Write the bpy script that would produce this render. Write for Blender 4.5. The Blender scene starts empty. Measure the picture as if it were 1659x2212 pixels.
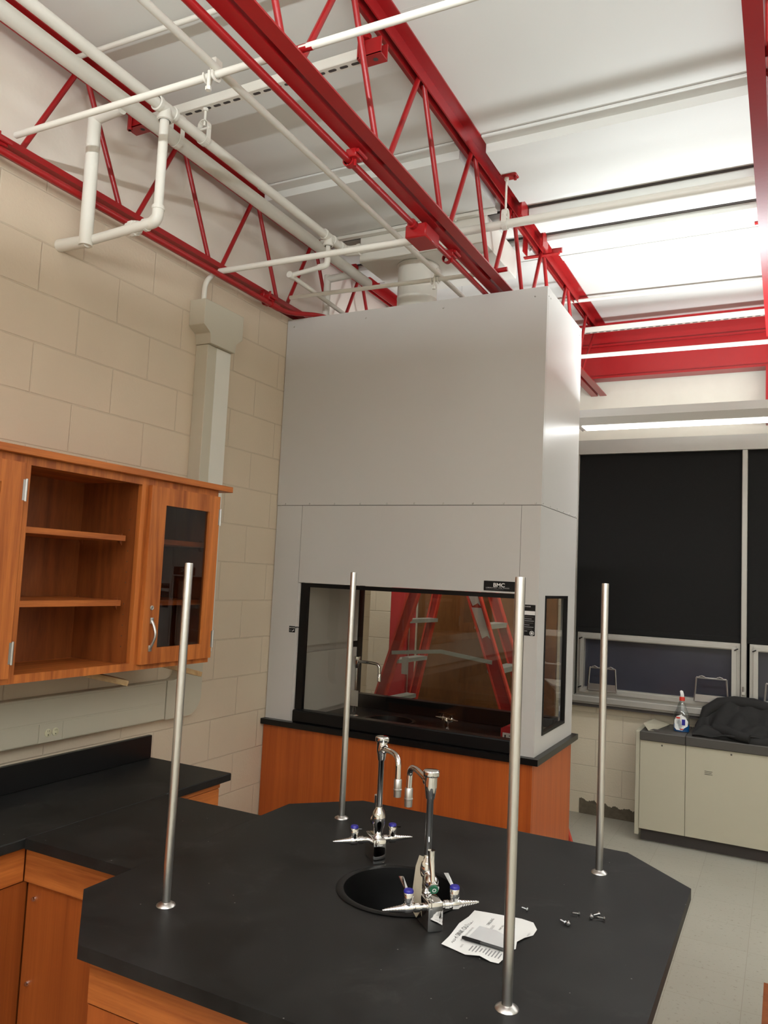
import bpy, bmesh, math, random
from mathutils import Vector, Matrix
random.seed(7)
PI = math.pi
C = bpy.context.scene.collection
scn = bpy.context.scene
TOPZ = 0.9234          # height of every black worktop

# ------------------------------------------------------------------ camera
F_PX, YAW, PITCH, ROLL = 1678.4, -0.4797, 0.0849, 0.0469
CAM = Vector((2.622, -0.2167, 1.7377))
cy, sy, cp, sp = math.cos(YAW), math.sin(YAW), math.cos(PITCH), math.sin(PITCH)
fw = Vector((sy * cp, cy * cp, sp)); r0 = Vector((cy, -sy, 0)); u0 = r0.cross(fw)
cr, sr = math.cos(ROLL), math.sin(ROLL)
rt = r0 * cr + u0 * sr; up = u0 * cr - r0 * sr
cd = bpy.data.cameras.new('camera'); cam = bpy.data.objects.new('camera', cd); C.objects.link(cam)
cd.sensor_fit = 'VERTICAL'; cd.sensor_height = 36.0; cd.lens = F_PX / 2212 * 36.0
cd.clip_start = 0.02
cam.matrix_world = Matrix(((rt.x, up.x, -fw.x, CAM.x), (rt.y, up.y, -fw.y, CAM.y), (rt.z, up.z, -fw.z, CAM.z), (0, 0, 0, 1)))
scn.camera = cam

# ------------------------------------------------------------------ materials
def newmat(name):
    m = bpy.data.materials.new(name); m.use_nodes = True
    nt = m.node_tree; b = nt.nodes['Principled BSDF']
    return m, nt, b
def N(nt, t, **kw):
    n = nt.nodes.new(t)
    for k, v in kw.items():
        if k in n.inputs: n.inputs[k].default_value = v
        else: setattr(n, k, v)
    return n
def L(nt, a, ao, b, bi): nt.links.new(a.outputs[ao], b.inputs[bi])
def rgba(c): return (c[0], c[1], c[2], 1.0)
def simple(name, col, rough=0.5, metal=0.0, spec=0.5, noise=0.06, nscale=9.0, bump=0.0, bscale=150.0, coat=0.0):
    m, nt, b = newmat(name)
    b.inputs['Roughness'].default_value = rough; b.inputs['Metallic'].default_value = metal
    b.inputs['Specular IOR Level'].default_value = spec; b.inputs['Coat Weight'].default_value = coat
    g = N(nt, 'ShaderNodeNewGeometry')
    tx = N(nt, 'ShaderNodeTexNoise', Scale=nscale, Detail=4.0); L(nt, g, 'Position', tx, 'Vector')
    mx = N(nt, 'ShaderNodeMix', data_type='RGBA')
    mx.inputs[6].default_value = rgba([c * (1 - noise) for c in col]); mx.inputs[7].default_value = rgba([min(1, c * (1 + noise)) for c in col])
    L(nt, tx, 0, mx, 0); L(nt, mx, 2, b, 'Base Color')
    if bump:
        t2 = N(nt, 'ShaderNodeTexNoise', Scale=bscale, Detail=3.0); L(nt, g, 'Position', t2, 'Vector')
        bp = N(nt, 'ShaderNodeBump', Strength=bump, Distance=0.002); L(nt, t2, 0, bp, 'Height'); L(nt, bp, 0, b, 'Normal')
    return m
def block(name, col, axis, off, zoff, upper=None, split=3.2):
    m, nt, b = newmat(name); b.inputs['Roughness'].default_value = 0.55; b.inputs['Specular IOR Level'].default_value = 0.3
    g = N(nt, 'ShaderNodeNewGeometry'); s = N(nt, 'ShaderNodeSeparateXYZ'); L(nt, g, 'Position', s, 0)
    a = N(nt, 'ShaderNodeMath', operation='ADD'); a.inputs[1].default_value = -off + 40.64; L(nt, s, axis, a, 0)
    z = N(nt, 'ShaderNodeMath', operation='ADD'); z.inputs[1].default_value = -zoff + 0.4064; L(nt, s, 2, z, 0)
    cb = N(nt, 'ShaderNodeCombineXYZ'); L(nt, a, 0, cb, 0); L(nt, z, 0, cb, 1)
    br = N(nt, 'ShaderNodeTexBrick', Scale=1.0); br.offset = 0.5; br.offset_frequency = 2; br.squash = 1.0
    br.inputs['Mortar Size'].default_value = 0.0045; br.inputs['Mortar Smooth'].default_value = 0.7
    br.inputs['Brick Width'].default_value = 0.4064; br.inputs['Row Height'].default_value = 0.2032
    L(nt, cb, 0, br, 'Vector')
    n1 = N(nt, 'ShaderNodeTexNoise', Scale=3.0, Detail=5.0); L(nt, g, 'Position', n1, 'Vector')
    n2 = N(nt, 'ShaderNodeTexNoise', Scale=75.0, Detail=4.0); L(nt, g, 'Position', n2, 'Vector')
    mx = N(nt, 'ShaderNodeMix', data_type='RGBA'); mx.inputs[6].default_value = rgba([c * 0.94 for c in col]); mx.inputs[7].default_value = rgba([c * 1.05 for c in col])
    L(nt, n1, 0, mx, 0)
    mm = N(nt, 'ShaderNodeMix', data_type='RGBA'); mm.inputs[7].default_value = rgba([c * 0.86 for c in col]); L(nt, mx, 2, mm, 6)
    f = N(nt, 'ShaderNodeMath', operation='MULTIPLY'); f.inputs[1].default_value = 0.65; L(nt, br, 'Fac', f, 0); L(nt, f, 0, mm, 0)
    L(nt, mm, 2, b, 'Base Color')
    h = N(nt, 'ShaderNodeMath', operation='MULTIPLY_ADD'); h.inputs[1].default_value = -1.0; L(nt, br, 'Fac', h, 0)
    h2 = N(nt, 'ShaderNodeMath', operation='MULTIPLY'); h2.inputs[1].default_value = 0.42; L(nt, n2, 0, h2, 0); L(nt, h2, 0, h, 2)
    bp = N(nt, 'ShaderNodeBump', Strength=0.55, Distance=0.004); L(nt, h, 0, bp, 'Height'); L(nt, bp, 0, b, 'Normal')
    return m
def wood(name, dark, light, axis='z', scale=14.0, stretch=0.06, rough=0.42, wave=True, spec=0.4):
    m, nt, b = newmat(name); b.inputs['Roughness'].default_value = rough; b.inputs['Specular IOR Level'].default_value = spec
    g = N(nt, 'ShaderNodeNewGeometry'); mp = N(nt, 'ShaderNodeMapping'); L(nt, g, 'Position', mp, 'Vector')
    sc = [1.0, 1.0, 1.0]; sc['xyz'.index(axis)] = stretch; mp.inputs['Scale'].default_value = sc
    n1 = N(nt, 'ShaderNodeTexNoise', Scale=scale, Detail=6.0, Roughness=0.6, Distortion=0.6); L(nt, mp, 0, n1, 'Vector')
    n2 = N(nt, 'ShaderNodeTexNoise', Scale=scale * 14, Detail=3.0); L(nt, mp, 0, n2, 'Vector')
    ml = N(nt, 'ShaderNodeMath', operation='MULTIPLY_ADD'); ml.inputs[1].default_value = 0.35; L(nt, n2, 0, ml, 0); L(nt, n1, 0, ml, 2)
    last = ml
    if wave:
        wv = N(nt, 'ShaderNodeTexNoise', Scale=scale * 0.45, Detail=1.0); L(nt, mp, 0, wv, 'Vector')
        k = N(nt, 'ShaderNodeMath', operation='MULTIPLY'); k.inputs[1].default_value = 60.0; L(nt, wv, 0, k, 0)
        sn = N(nt, 'ShaderNodeMath', operation='SINE'); L(nt, k, 0, sn, 0)
        ad = N(nt, 'ShaderNodeMath', operation='MULTIPLY_ADD'); ad.inputs[1].default_value = 0.09; L(nt, sn, 0, ad, 0); L(nt, ml, 0, ad, 2); last = ad
    rp = N(nt, 'ShaderNodeValToRGB'); rp.color_ramp.elements[0].position = 0.42; rp.color_ramp.elements[1].position = 0.95
    rp.color_ramp.elements[0].color = rgba(dark); rp.color_ramp.elements[1].color = rgba(light)
    L(nt, last, 0, rp, 0); L(nt, rp, 0, b, 'Base Color')
    return m
def epoxy(name):
    m, nt, b = newmat(name); b.inputs['Specular IOR Level'].default_value = 0.22
    g = N(nt, 'ShaderNodeNewGeometry')
    n1 = N(nt, 'ShaderNodeTexNoise', Scale=6.0, Detail=8.0, Roughness=0.65); L(nt, g, 'Position', n1, 'Vector')
    rp = N(nt, 'ShaderNodeValToRGB'); rp.color_ramp.elements[0].color = (0.006, 0.0058, 0.0054, 1); rp.color_ramp.elements[1].color = (0.019, 0.0185, 0.0175, 1)
    rp.color_ramp.elements[0].position = 0.3; rp.color_ramp.elements[1].position = 0.75
    L(nt, n1, 0, rp, 0)
    v = N(nt, 'ShaderNodeTexVoronoi', Scale=17.0); L(nt, g, 'Position', v, 'Vector')
    lt = N(nt, 'ShaderNodeMath', operation='LESS_THAN'); lt.inputs[1].default_value = 0.032; L(nt, v, 'Distance', lt, 0)
    mx = N(nt, 'ShaderNodeMix', data_type='RGBA'); mx.inputs[7].default_value = (0.20, 0.19, 0.17, 1); L(nt, rp, 0, mx, 6); L(nt, lt, 0, mx, 0)
    L(nt, mx, 2, b, 'Base Color')
    sm = N(nt, 'ShaderNodeTexNoise', Scale=3.1, Detail=6.0, Roughness=0.75, Distortion=1.5); L(nt, g, 'Position', sm, 'Vector')
    sr2 = N(nt, 'ShaderNodeMapRange'); sr2.inputs[1].default_value = 0.56; sr2.inputs[2].default_value = 0.80; sr2.inputs[4].default_value = 0.13; L(nt, sm, 0, sr2, 0)
    m3 = N(nt, 'ShaderNodeMix', data_type='RGBA'); m3.inputs[7].default_value = (0.16, 0.155, 0.145, 1); L(nt, mx, 2, m3, 6); L(nt, sr2, 0, m3, 0)
    L(nt, m3, 2, b, 'Base Color')
    r = N(nt, 'ShaderNodeMapRange'); r.inputs[3].default_value = 0.42; r.inputs[4].default_value = 0.58; L(nt, n1, 0, r, 0); L(nt, r, 0, b, 'Roughness')
    return m
def tilefloor(name):
    m, nt, b = newmat(name); b.inputs['Roughness'].default_value = 0.38; b.inputs['Specular IOR Level'].default_value = 0.4
    g = N(nt, 'ShaderNodeNewGeometry')
    br = N(nt, 'ShaderNodeTexBrick', Scale=1.0); br.offset = 0.0
    br.inputs['Mortar Size'].default_value = 0.0014; br.inputs['Brick Width'].default_value = 0.3048; br.inputs['Row Height'].default_value = 0.3048
    br.inputs['Color1'].default_value = (0.395, 0.378, 0.318, 1); br.inputs['Color2'].default_value = (0.375, 0.36, 0.302, 1); br.inputs['Mortar'].default_value = (0.31, 0.285, 0.23, 1)
    mp = N(nt, 'ShaderNodeMapping'); mp.inputs['Location'].default_value = (30.48 - 0.02, 30.48 + 0.1, 0); L(nt, g, 'Position', mp, 0); L(nt, mp, 0, br, 'Vector')
    n1 = N(nt, 'ShaderNodeTexNoise', Scale=48.0, Detail=6.0, Roughness=0.7); L(nt, g, 'Position', n1, 'Vector')
    rp = N(nt, 'ShaderNodeValToRGB'); rp.color_ramp.elements[0].position = 0.30; rp.color_ramp.elements[1].position = 0.42
    rp.color_ramp.elements[0].color = (0.45, 0.40, 0.32, 1); rp.color_ramp.elements[1].color = (1, 1, 1, 1); L(nt, n1, 0, rp, 0)
    n2 = N(nt, 'ShaderNodeTexNoise', Scale=2.2, Detail=4.0); L(nt, g, 'Position', n2, 'Vector')
    rp2 = N(nt, 'ShaderNodeValToRGB'); rp2.color_ramp.elements[0].color = (0.84, 0.82, 0.78, 1); rp2.color_ramp.elements[1].color = (1, 1, 1, 1); L(nt, n2, 0, rp2, 0)
    m1 = N(nt, 'ShaderNodeMix', data_type='RGBA', blend_type='MULTIPLY'); m1.inputs[0].default_value = 0.8; L(nt, br, 0, m1, 6); L(nt, rp, 0, m1, 7)
    m2 = N(nt, 'ShaderNodeMix', data_type='RGBA', blend_type='MULTIPLY'); m2.inputs[0].default_value = 1.0; L(nt, m1, 2, m2, 6); L(nt, rp2, 0, m2, 7)
    L(nt, m2, 2, b, 'Base Color')
    return m
def brushed(name, col, rough=0.32, scale=(1, 1, 0.01)):
    m, nt, b = newmat(name); b.inputs['Metallic'].default_value = 1.0; b.inputs['Base Color'].default_value = rgba(col)
    g = N(nt, 'ShaderNodeNewGeometry'); mp = N(nt, 'ShaderNodeMapping'); mp.inputs['Scale'].default_value = scale; L(nt, g, 'Position', mp, 0)
    n1 = N(nt, 'ShaderNodeTexNoise', Scale=400.0, Detail=2.0); L(nt, mp, 0, n1, 'Vector')
    r = N(nt, 'ShaderNodeMapRange'); r.inputs[3].default_value = rough - 0.02; r.inputs[4].default_value = rough + 0.02; L(nt, n1, 0, r, 0); L(nt, r, 0, b, 'Roughness')
    return m
def glassmat(name, tint, refl=0.09):
    m = bpy.data.materials.new(name); m.use_nodes = True; nt = m.node_tree
    for n in list(nt.nodes):
        if n.type != 'OUTPUT_MATERIAL': nt.nodes.remove(n)
    out = [n for n in nt.nodes if n.type == 'OUTPUT_MATERIAL'][0]
    t = N(nt, 'ShaderNodeBsdfTransparent'); t.inputs[0].default_value = rgba(tint)
    g = N(nt, 'ShaderNodeBsdfGlossy'); g.inputs['Roughness'].default_value = 0.01; g.inputs[0].default_value = (1, 1, 1, 1)
    lw_ = N(nt, 'ShaderNodeLayerWeight'); pw = N(nt, 'ShaderNodeMath', operation='POWER'); pw.inputs[1].default_value = 5.0; L(nt, lw_, 'Facing', pw, 0)
    a = N(nt, 'ShaderNodeMath', operation='MULTIPLY_ADD'); a.inputs[1].default_value = 0.9; a.inputs[2].default_value = refl; a.use_clamp = True; L(nt, pw, 0, a, 0)
    mx = N(nt, 'ShaderNodeMixShader'); L(nt, a, 0, mx, 0); L(nt, t, 0, mx, 1); L(nt, g, 0, mx, 2); L(nt, mx, 0, out, 0)
    return m
def emit(name, col, st):
    m, nt, b = newmat(name); b.inputs['Emission Color'].default_value = rgba(col); b.inputs['Emission Strength'].default_value = st
    b.inputs['Base Color'].default_value = rgba(col); return m

BEIGE = (0.64, 0.53, 0.40)
M = {}
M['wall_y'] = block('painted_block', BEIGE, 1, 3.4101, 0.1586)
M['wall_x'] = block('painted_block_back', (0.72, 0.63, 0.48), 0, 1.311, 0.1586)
M['cream'] = simple('cream_paint', (0.74, 0.70, 0.60), 0.6, bump=0.2, bscale=60)
M['upper'] = simple('upper_plaster', (0.86, 0.79, 0.69), 0.6, noise=0.07, nscale=2.5, bump=0.35, bscale=35)
M['ceil'] = simple('ceiling_paint', (0.715, 0.715, 0.675), 0.55, noise=0.02, nscale=2.0, spec=0.3)
M['rib'] = simple('ceiling_rib_paint', (0.70, 0.70, 0.66), 0.5, noise=0.02, spec=0.3)
M['gap'] = simple('dark_gap', (0.06, 0.05, 0.045), 0.8)
M['floor'] = tilefloor('vinyl_tile')
M['red'] = simple('red_paint', (0.33, 0.010, 0.0115), 0.29, noise=0.10, nscale=5.0, spec=0.42, bump=0.12, bscale=45)
M['redwall'] = simple('red_column_paint', (0.40, 0.022, 0.025), 0.4, noise=0.08)
M['wpipe'] = simple('white_pipe_paint', (0.72, 0.695, 0.62), 0.4, noise=0.03, bump=0.08, bscale=60)
M['steel'] = simple('grey_enamel', (0.55, 0.53, 0.505), 0.33, noise=0.012, nscale=3.0, spec=0.5)
M['steel_in'] = simple('grey_liner', (0.55, 0.54, 0.51), 0.5, noise=0.02)
M['black'] = simple('black_plastic', (0.0045, 0.004, 0.004), 0.38, spec=0.28)
M['epoxy'] = epoxy('black_epoxy_resin')
M['epoxy2'] = simple('black_epoxy_hood', (0.006, 0.0056, 0.0056), 0.30, spec=0.32)
M['oak'] = wood('oak_upright', (0.27, 0.063, 0.012), (0.64, 0.20, 0.042), 'z', 15, 0.05)
M['oakh'] = wood('oak_lengthwise', (0.27, 0.063, 0.012), (0.62, 0.19, 0.040), 'y', 15, 0.05)
M['oakx'] = wood('oak_crosswise', (0.30, 0.075, 0.014), (0.70, 0.26, 0.055), 'x', 13, 0.05)
M['ply'] = wood('stained_plywood', (0.15, 0.034, 0.008), (0.31, 0.085, 0.019), 'z', 7, 0.15)
M['veneer'] = wood('cherry_veneer', (0.34, 0.064, 0.010), (0.54, 0.122, 0.020), 'z', 26, 0.02, wave=False)
M['panel'] = wood('stained_panel', (0.21, 0.044, 0.0075), (0.36, 0.090, 0.0165), 'z', 11, 0.03, wave=False)
M['rail'] = wood('stained_rail', (0.21, 0.050, 0.010), (0.50, 0.155, 0.034), 'x', 13, 0.05)
M['sink'] = simple('black_sink', (0.0030, 0.0028, 0.0027), 0.45, spec=0.2)
M['pale'] = wood('raw_pine', (0.42, 0.24, 0.10), (0.60, 0.40, 0.20), 'x', 20, 0.1)
M['chrome'] = simple('chrome', (0.80, 0.79, 0.78), 0.06, 1.0, noise=0.0)
M['rod'] = brushed('brushed_aluminium', (0.62, 0.60, 0.575), 0.30)
M['satin'] = brushed('satin_metal', (0.56, 0.55, 0.53), 0.35, (1, 1, 1))
M['alu'] = simple('window_aluminium', (0.42, 0.40, 0.36), 0.38, 0.35, noise=0.05)
M['blind'] = simple('black_blind_fabric', (0.010, 0.0095, 0.009), 0.85, noise=0.15, nscale=60, spec=0.2)
M['blue'] = simple('blue_index', (0.02, 0.018, 0.26), 0.35)
M['green'] = simple('green_index', (0.005, 0.11, 0.05), 0.35)
M['radi'] = simple('cream_enamel', (0.44, 0.405, 0.305), 0.42, noise=0.02)
M['radcap'] = simple('charcoal_enamel', (0.060, 0.054, 0.046), 0.5, noise=0.1, nscale=40)
M['race'] = simple('raceway_enamel', (0.52, 0.475, 0.375), 0.45, noise=0.02)
M['recept'] = simple('ivory_plastic', (0.62, 0.58, 0.40), 0.4)
M['white'] = simple('white_plastic', (0.80, 0.80, 0.78), 0.4)
M['paper'] = simple('white_paper', (0.72, 0.715, 0.69), 0.7, noise=0.02)
M['ink'] = simple('black_ink', (0.03, 0.03, 0.03), 0.6)
M['greyink'] = simple('grey_ink', (0.25, 0.25, 0.25), 0.6)
M['whiteink'] = simple('white_print', (0.75, 0.73, 0.71), 0.5)
M['tag'] = simple('beige_tag', (0.42, 0.37, 0.28), 0.6)
M['cloth'] = simple('black_cloth', (0.019, 0.018, 0.017), 0.85, noise=0.25, nscale=25, bump=0.4, bscale=220, spec=0.25)
M['screw'] = simple('dark_zinc', (0.42, 0.42, 0.42), 0.3, 1.0)
M['ladred'] = simple('red_fibreglass', (0.30, 0.018, 0.014), 0.4, noise=0.14, nscale=12)
M['ladedge'] = simple('orange_fibreglass', (0.52, 0.045, 0.025), 0.4, noise=0.1)
M['ladalu'] = simple('worn_aluminium', (0.27, 0.285, 0.245), 0.55, 0.1, noise=0.2, nscale=30)
M['sticker'] = simple('worn_sticker', (0.42, 0.39, 0.35), 0.6, noise=0.15, nscale=25)
M['bluel'] = simple('blue_liquid', (0.01, 0.13, 0.40), 0.15)
M['redcap'] = simple('red_cap', (0.60, 0.04, 0.025), 0.35)
M['redbox'] = simple('red_carton', (0.42, 0.015, 0.02), 0.45)
M['glue'] = simple('old_adhesive', (0.13, 0.105, 0.07), 0.85, noise=0.5, nscale=30, bump=0.6, bscale=60)
M['g_sash'] = glassmat('sash_glass', (0.82, 0.80, 0.76), 0.05)
M['g_rear'] = glassmat('rear_glass', (0.93, 0.92, 0.89), 0.05)
M['g_side'] = glassmat('side_glass', (0.90, 0.92, 0.91), 0.09)
M['g_cab'] = glassmat('cabinet_glass', (0.50, 0.43, 0.39), 0.05)
M['g_win'] = glassmat('window_glass', (0.80, 0.82, 0.86), 0.05)
M['g_bot'] = glassmat('bottle_plastic', (0.80, 0.83, 0.84), 0.12)
M['winpane'] = simple('night_window_glass', (0.040, 0.040, 0.052), 0.16, noise=0.25, nscale=3.0, spec=0.5)
M['night'] = simple('night_outside', (0.030, 0.033, 0.048), 0.9, noise=0.3, nscale=2)
M['fixture'] = simple('fixture_enamel', (0.62, 0.60, 0.58), 0.45, noise=0.02)
M['seam'] = simple('seam_shade', (0.34, 0.32, 0.29), 0.8)
M['lens'] = emit('lamp_lens', (1.0, 0.97, 0.92), 5.0)
M['card'] = simple('plastic_card', (0.55, 0.55, 0.55), 0.3)

# ------------------------------------------------------------------ mesh helpers
class MB:
    def __init__(s): s.bm = bmesh.new()
    def box(s, x0, x1, y0, y1, z0, z1, bev=0.0, seg=1):
        vs = [s.bm.verts.new((x, y, z)) for x in (x0, x1) for y in (y0, y1) for z in (z0, z1)]
        fs = [(0, 1, 3, 2), (4, 6, 7, 5), (0, 4, 5, 1), (2, 3, 7, 6), (0, 2, 6, 4), (1, 5, 7, 3)]
        F = [s.bm.faces.new([vs[i] for i in f]) for f in fs]
        if bev: 
            es = list({e for f in F for e in f.edges})
            bmesh.ops.bevel(s.bm, geom=es, offset=bev, segments=seg, affect='EDGES', profile=0.5)
        return s
    def obox(s, ctr, ax, ay, az, hx, hy, hz, bev=0.0):
        ctr = Vector(ctr); ax, ay, az = Vector(ax).normalized(), Vector(ay).normalized(), Vector(az).normalized()
        vs = [s.bm.verts.new(ctr + ax * i * hx + ay * j * hy + az * k * hz) for i in (-1, 1) for j in (-1, 1) for k in (-1, 1)]
        fs = [(0, 1, 3, 2), (4, 6, 7, 5), (0, 4, 5, 1), (2, 3, 7, 6), (0, 2, 6, 4), (1, 5, 7, 3)]
        F = [s.bm.faces.new([vs[i] for i in f]) for f in fs]
        if bev: bmesh.ops.bevel(s.bm, geom=list({e for f in F for e in f.edges}), offset=bev, segments=2, affect='EDGES', profile=0.5)
        return s
    def prism(s, pts, d, bev=0.0):
        """polygon of 3-D points extruded by vector d"""
        d = Vector(d); a = [s.bm.verts.new(Vector(p)) for p in pts]; b = [s.bm.verts.new(Vector(p) + d) for p in pts]; n = len(pts)
        F = [s.bm.faces.new(a[::-1]), s.bm.faces.new(b)] + [s.bm.faces.new((a[i], a[(i + 1) % n], b[(i + 1) % n], b[i])) for i in range(n)]
        if bev: bmesh.ops.bevel(s.bm, geom=list({e for f in F for e in f.edges}), offset=bev, segments=2, affect='EDGES', profile=0.5)
        return s
    def lathe(s, prof, o, ax=(0, 0, 1), n=24):
        """profile [(radius, height)] around axis ax through o"""
        o, ax = Vector(o), Vector(ax).normalized()
        e1 = ax.orthogonal().normalized(); e2 = ax.cross(e1); rings = []
        for r, h in prof:
            if r < 1e-6: rings.append([s.bm.verts.new(o + ax * h)])
            else: rings.append([s.bm.verts.new(o + ax * h + (e1 * math.cos(2 * PI * i / n) + e2 * math.sin(2 * PI * i / n)) * r) for i in range(n)])
        for A, B in zip(rings, rings[1:]):
            for i in range(n):
                j = (i + 1) % n
                if len(A) == 1 and len(B) == 1: continue
                if len(A) == 1: s.bm.faces.new((A[0], B[j], B[i]))
                elif len(B) == 1: s.bm.faces.new((A[i], A[j], B[0]))
                else: s.bm.faces.new((A[i], A[j], B[j], B[i]))
        return s
    def cyl(s, p0, p1, r, r1=None, n=20):
        p0, p1 = Vector(p0), Vector(p1); h = (p1 - p0).length
        return s.lathe([(0, 0), (r, 0), (r if r1 is None else r1, h), (0, h)], p0, p1 - p0, n)
    def tube(s, pts, r, n=14, caps=True):
        pts = [Vector(p) for p in pts]; rr = r if isinstance(r, (list, tuple)) else [r] * len(pts)
        t = (pts[1] - pts[0]).normalized(); e1 = t.orthogonal().normalized(); rings = []
        for i, p in enumerate(pts):
            if i == 0: d = pts[1] - p
            elif i == len(pts) - 1: d = p - pts[i - 1]
            else: d = (pts[i + 1] - p).normalized() + (p - pts[i - 1]).normalized()
            d.normalize(); e1 = (e1 - d * e1.dot(d)).normalized(); e2 = d.cross(e1)
            k = 1.0
            if 0 < i < len(pts) - 1:
                c = max(0.5, d.dot((pts[i + 1] - p).normalized())); k = 1.0
            rings.append([s.bm.verts.new(p + (e1 * math.cos(2 * PI * j / n) + e2 * math.sin(2 * PI * j / n)) * rr[i] * k) for j in range(n)])
        for A, B in zip(rings, rings[1:]):
            for i in range(n): s.bm.faces.new((A[i], A[(i + 1) % n], B[(i + 1) % n], B[i]))
        if caps: s.bm.faces.new(rings[0][::-1]); s.bm.faces.new(rings[-1])
        return s
    def quad(s, pts):
        s.bm.faces.new([s.bm.verts.new(Vector(p)) for p in pts]); return s
    def frame(s, axis, a, b, u0, u1, v0, v1, w, wb=None, wt=None):
        """rectangular ring: axis = 'x' or 'y' thickness a..b; u horizontal, v vertical; border width w (bottom wb, top wt)"""
        wb = w if wb is None else wb; wt = w if wt is None else wt
        for (p, q, r_, t) in ((u0, u0 + w, v0, v1), (u1 - w, u1, v0, v1), (u0 + w, u1 - w, v0, v0 + wb), (u0 + w, u1 - w, v1 - wt, v1)):
            if axis == 'y': s.box(p, q, a, b, r_, t)
            else: s.box(a, b, p, q, r_, t)
        return s
    def build(s, name, mat, parent=None, sm=True):
        bmesh.ops.recalc_face_normals(s.bm, faces=s.bm.faces)
        me = bpy.data.meshes.new(name); s.bm.to_mesh(me); s.bm.free()
        me.materials.append(M[mat] if isinstance(mat, str) else mat)
        if sm:
            me.polygons.foreach_set('use_smooth', [True] * len(me.polygons)); me.set_sharp_from_angle(angle=math.radians(38))
        o = bpy.data.objects.new(name, me); C.objects.link(o)
        if parent is not None: attach(o, parent)
        return o
WORLD = {}
def attach(o, p):
    o.parent = p; o.matrix_parent_inverse = WORLD.get(p.name, Matrix.Identity(4)).inverted()
def thing(name, label, cat, loc=(0, 0, 0), group=None):
    o = bpy.data.objects.new(name, None); C.objects.link(o); o.location = loc; o.empty_display_size = 0.05
    WORLD[o.name] = Matrix.Translation(loc); o['label'] = label; o['category'] = cat
    if group: o['group'] = group
    return o
def tag(o, label, cat, group=None):
    o['label'] = label; o['category'] = cat
    if group: o['group'] = group
    return o
def struct(name, mb, mat, parent=None, sm=False):
    o = mb.build(name, mat, parent, sm)
    if parent is None: o['kind'] = 'structure'
    return o
def kids(o): return [c for c in bpy.data.objects if c.parent == o]
def copy_tree(o, parent=None):
    c = o.copy(); C.objects.link(c)
    if parent is not None:
        pi = o.matrix_parent_inverse.copy(); c.parent = parent; c.matrix_parent_inverse = pi
    for k in kids(o): copy_tree(k, c)
    return c
def text(name, s, size, loc, rot, mat, parent, bold=0.0, align='LEFT', spacing=1.0, sx=1.0):
    cu = bpy.data.curves.new(name, 'FONT'); cu.body = s; cu.size = size; cu.align_x = align; cu.align_y = 'BOTTOM_BASELINE'
    cu.offset = bold; cu.space_character = spacing; cu.extrude = 0.0
    cu.materials.append(M[mat]); tmp = bpy.data.objects.new(name + '_curve', cu); C.objects.link(tmp)
    me = bpy.data.meshes.new_from_object(tmp.evaluated_get(bpy.context.evaluated_depsgraph_get()))
    bpy.data.objects.remove(tmp); bpy.data.curves.remove(cu)
    o = bpy.data.objects.new(name, me); me.name = name; C.objects.link(o)
    o.location = loc; o.rotation_euler = rot; o.scale = (sx, 1, 1); attach(o, parent); return o
def arc(c, e1, e2, r, a0, a1, n=8):
    c, e1, e2 = Vector(c), Vector(e1), Vector(e2)
    return [c + e1 * r * math.cos(a0 + (a1 - a0) * i / n) + e2 * r * math.sin(a0 + (a1 - a0) * i / n) for i in range(n + 1)]
def path(pts, r, n=6):
    """polyline with rounded corners of radius r"""
    pts = [Vector(p) for p in pts]; out = [pts[0]]
    for a, b, c in zip(pts, pts[1:], pts[2:]):
        u, v = (a - b).normalized(), (c - b).normalized(); rr = min(r, (a - b).length * .49, (c - b).length * .49)
        p, q = b + u * rr, b + v * rr
        for i in range(n + 1):
            t = i / n; out.append(p * (1 - t) ** 2 + b * 2 * t * (1 - t) + q * t * t)
    out.append(pts[-1]); return out
def slab_hole(mb, poly, ctr, r, z0, z1, n=72):
    """polygon slab (list of xy) with a round hole"""
    P = [Vector((x, y)) for x, y in poly]; c = Vector(ctr)
    ang = sorted(set([round(2 * PI * i / n, 5) for i in range(n)] + [round(math.atan2(*(p - c).yx) % (2 * PI), 5) for p in P]))
    def hit(a):
        d = Vector((math.cos(a), math.sin(a))); best = None
        for i in range(len(P)):
            p, q = P[i], P[(i + 1) % len(P)]; e = q - p; den = d.x * e.y - d.y * e.x
            if abs(den) < 1e-9: continue
            w = p - c; t = (w.x * e.y - w.y * e.x) / den; k = (w.x * d.y - w.y * d.x) / den
            if t > 0 and -1e-6 <= k <= 1 + 1e-6 and (best is None or t < best): best = t
        return c + d * best
    O = [hit(a) for a in ang]; I = [c + Vector((math.cos(a), math.sin(a))) * r for a in ang]; m = len(ang); bm = mb.bm
    V = lambda p, z: bm.verts.new((p.x, p.y, z))
    ot, ob, it, ib = [V(p, z1) for p in O], [V(p, z0) for p in O], [V(p, z1) for p in I], [V(p, z0) for p in I]
    for i in range(m):
        j = (i + 1) % m
        bm.faces.new((it[i], ot[i], ot[j], it[j])); bm.faces.new((ib[i], ib[j], ob[j], ob[i]))
        bm.faces.new((ot[i], ob[i], ob[j], ot[j])); bm.faces.new((it[i], it[j], ib[j], ib[i]))
    return mb

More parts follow.
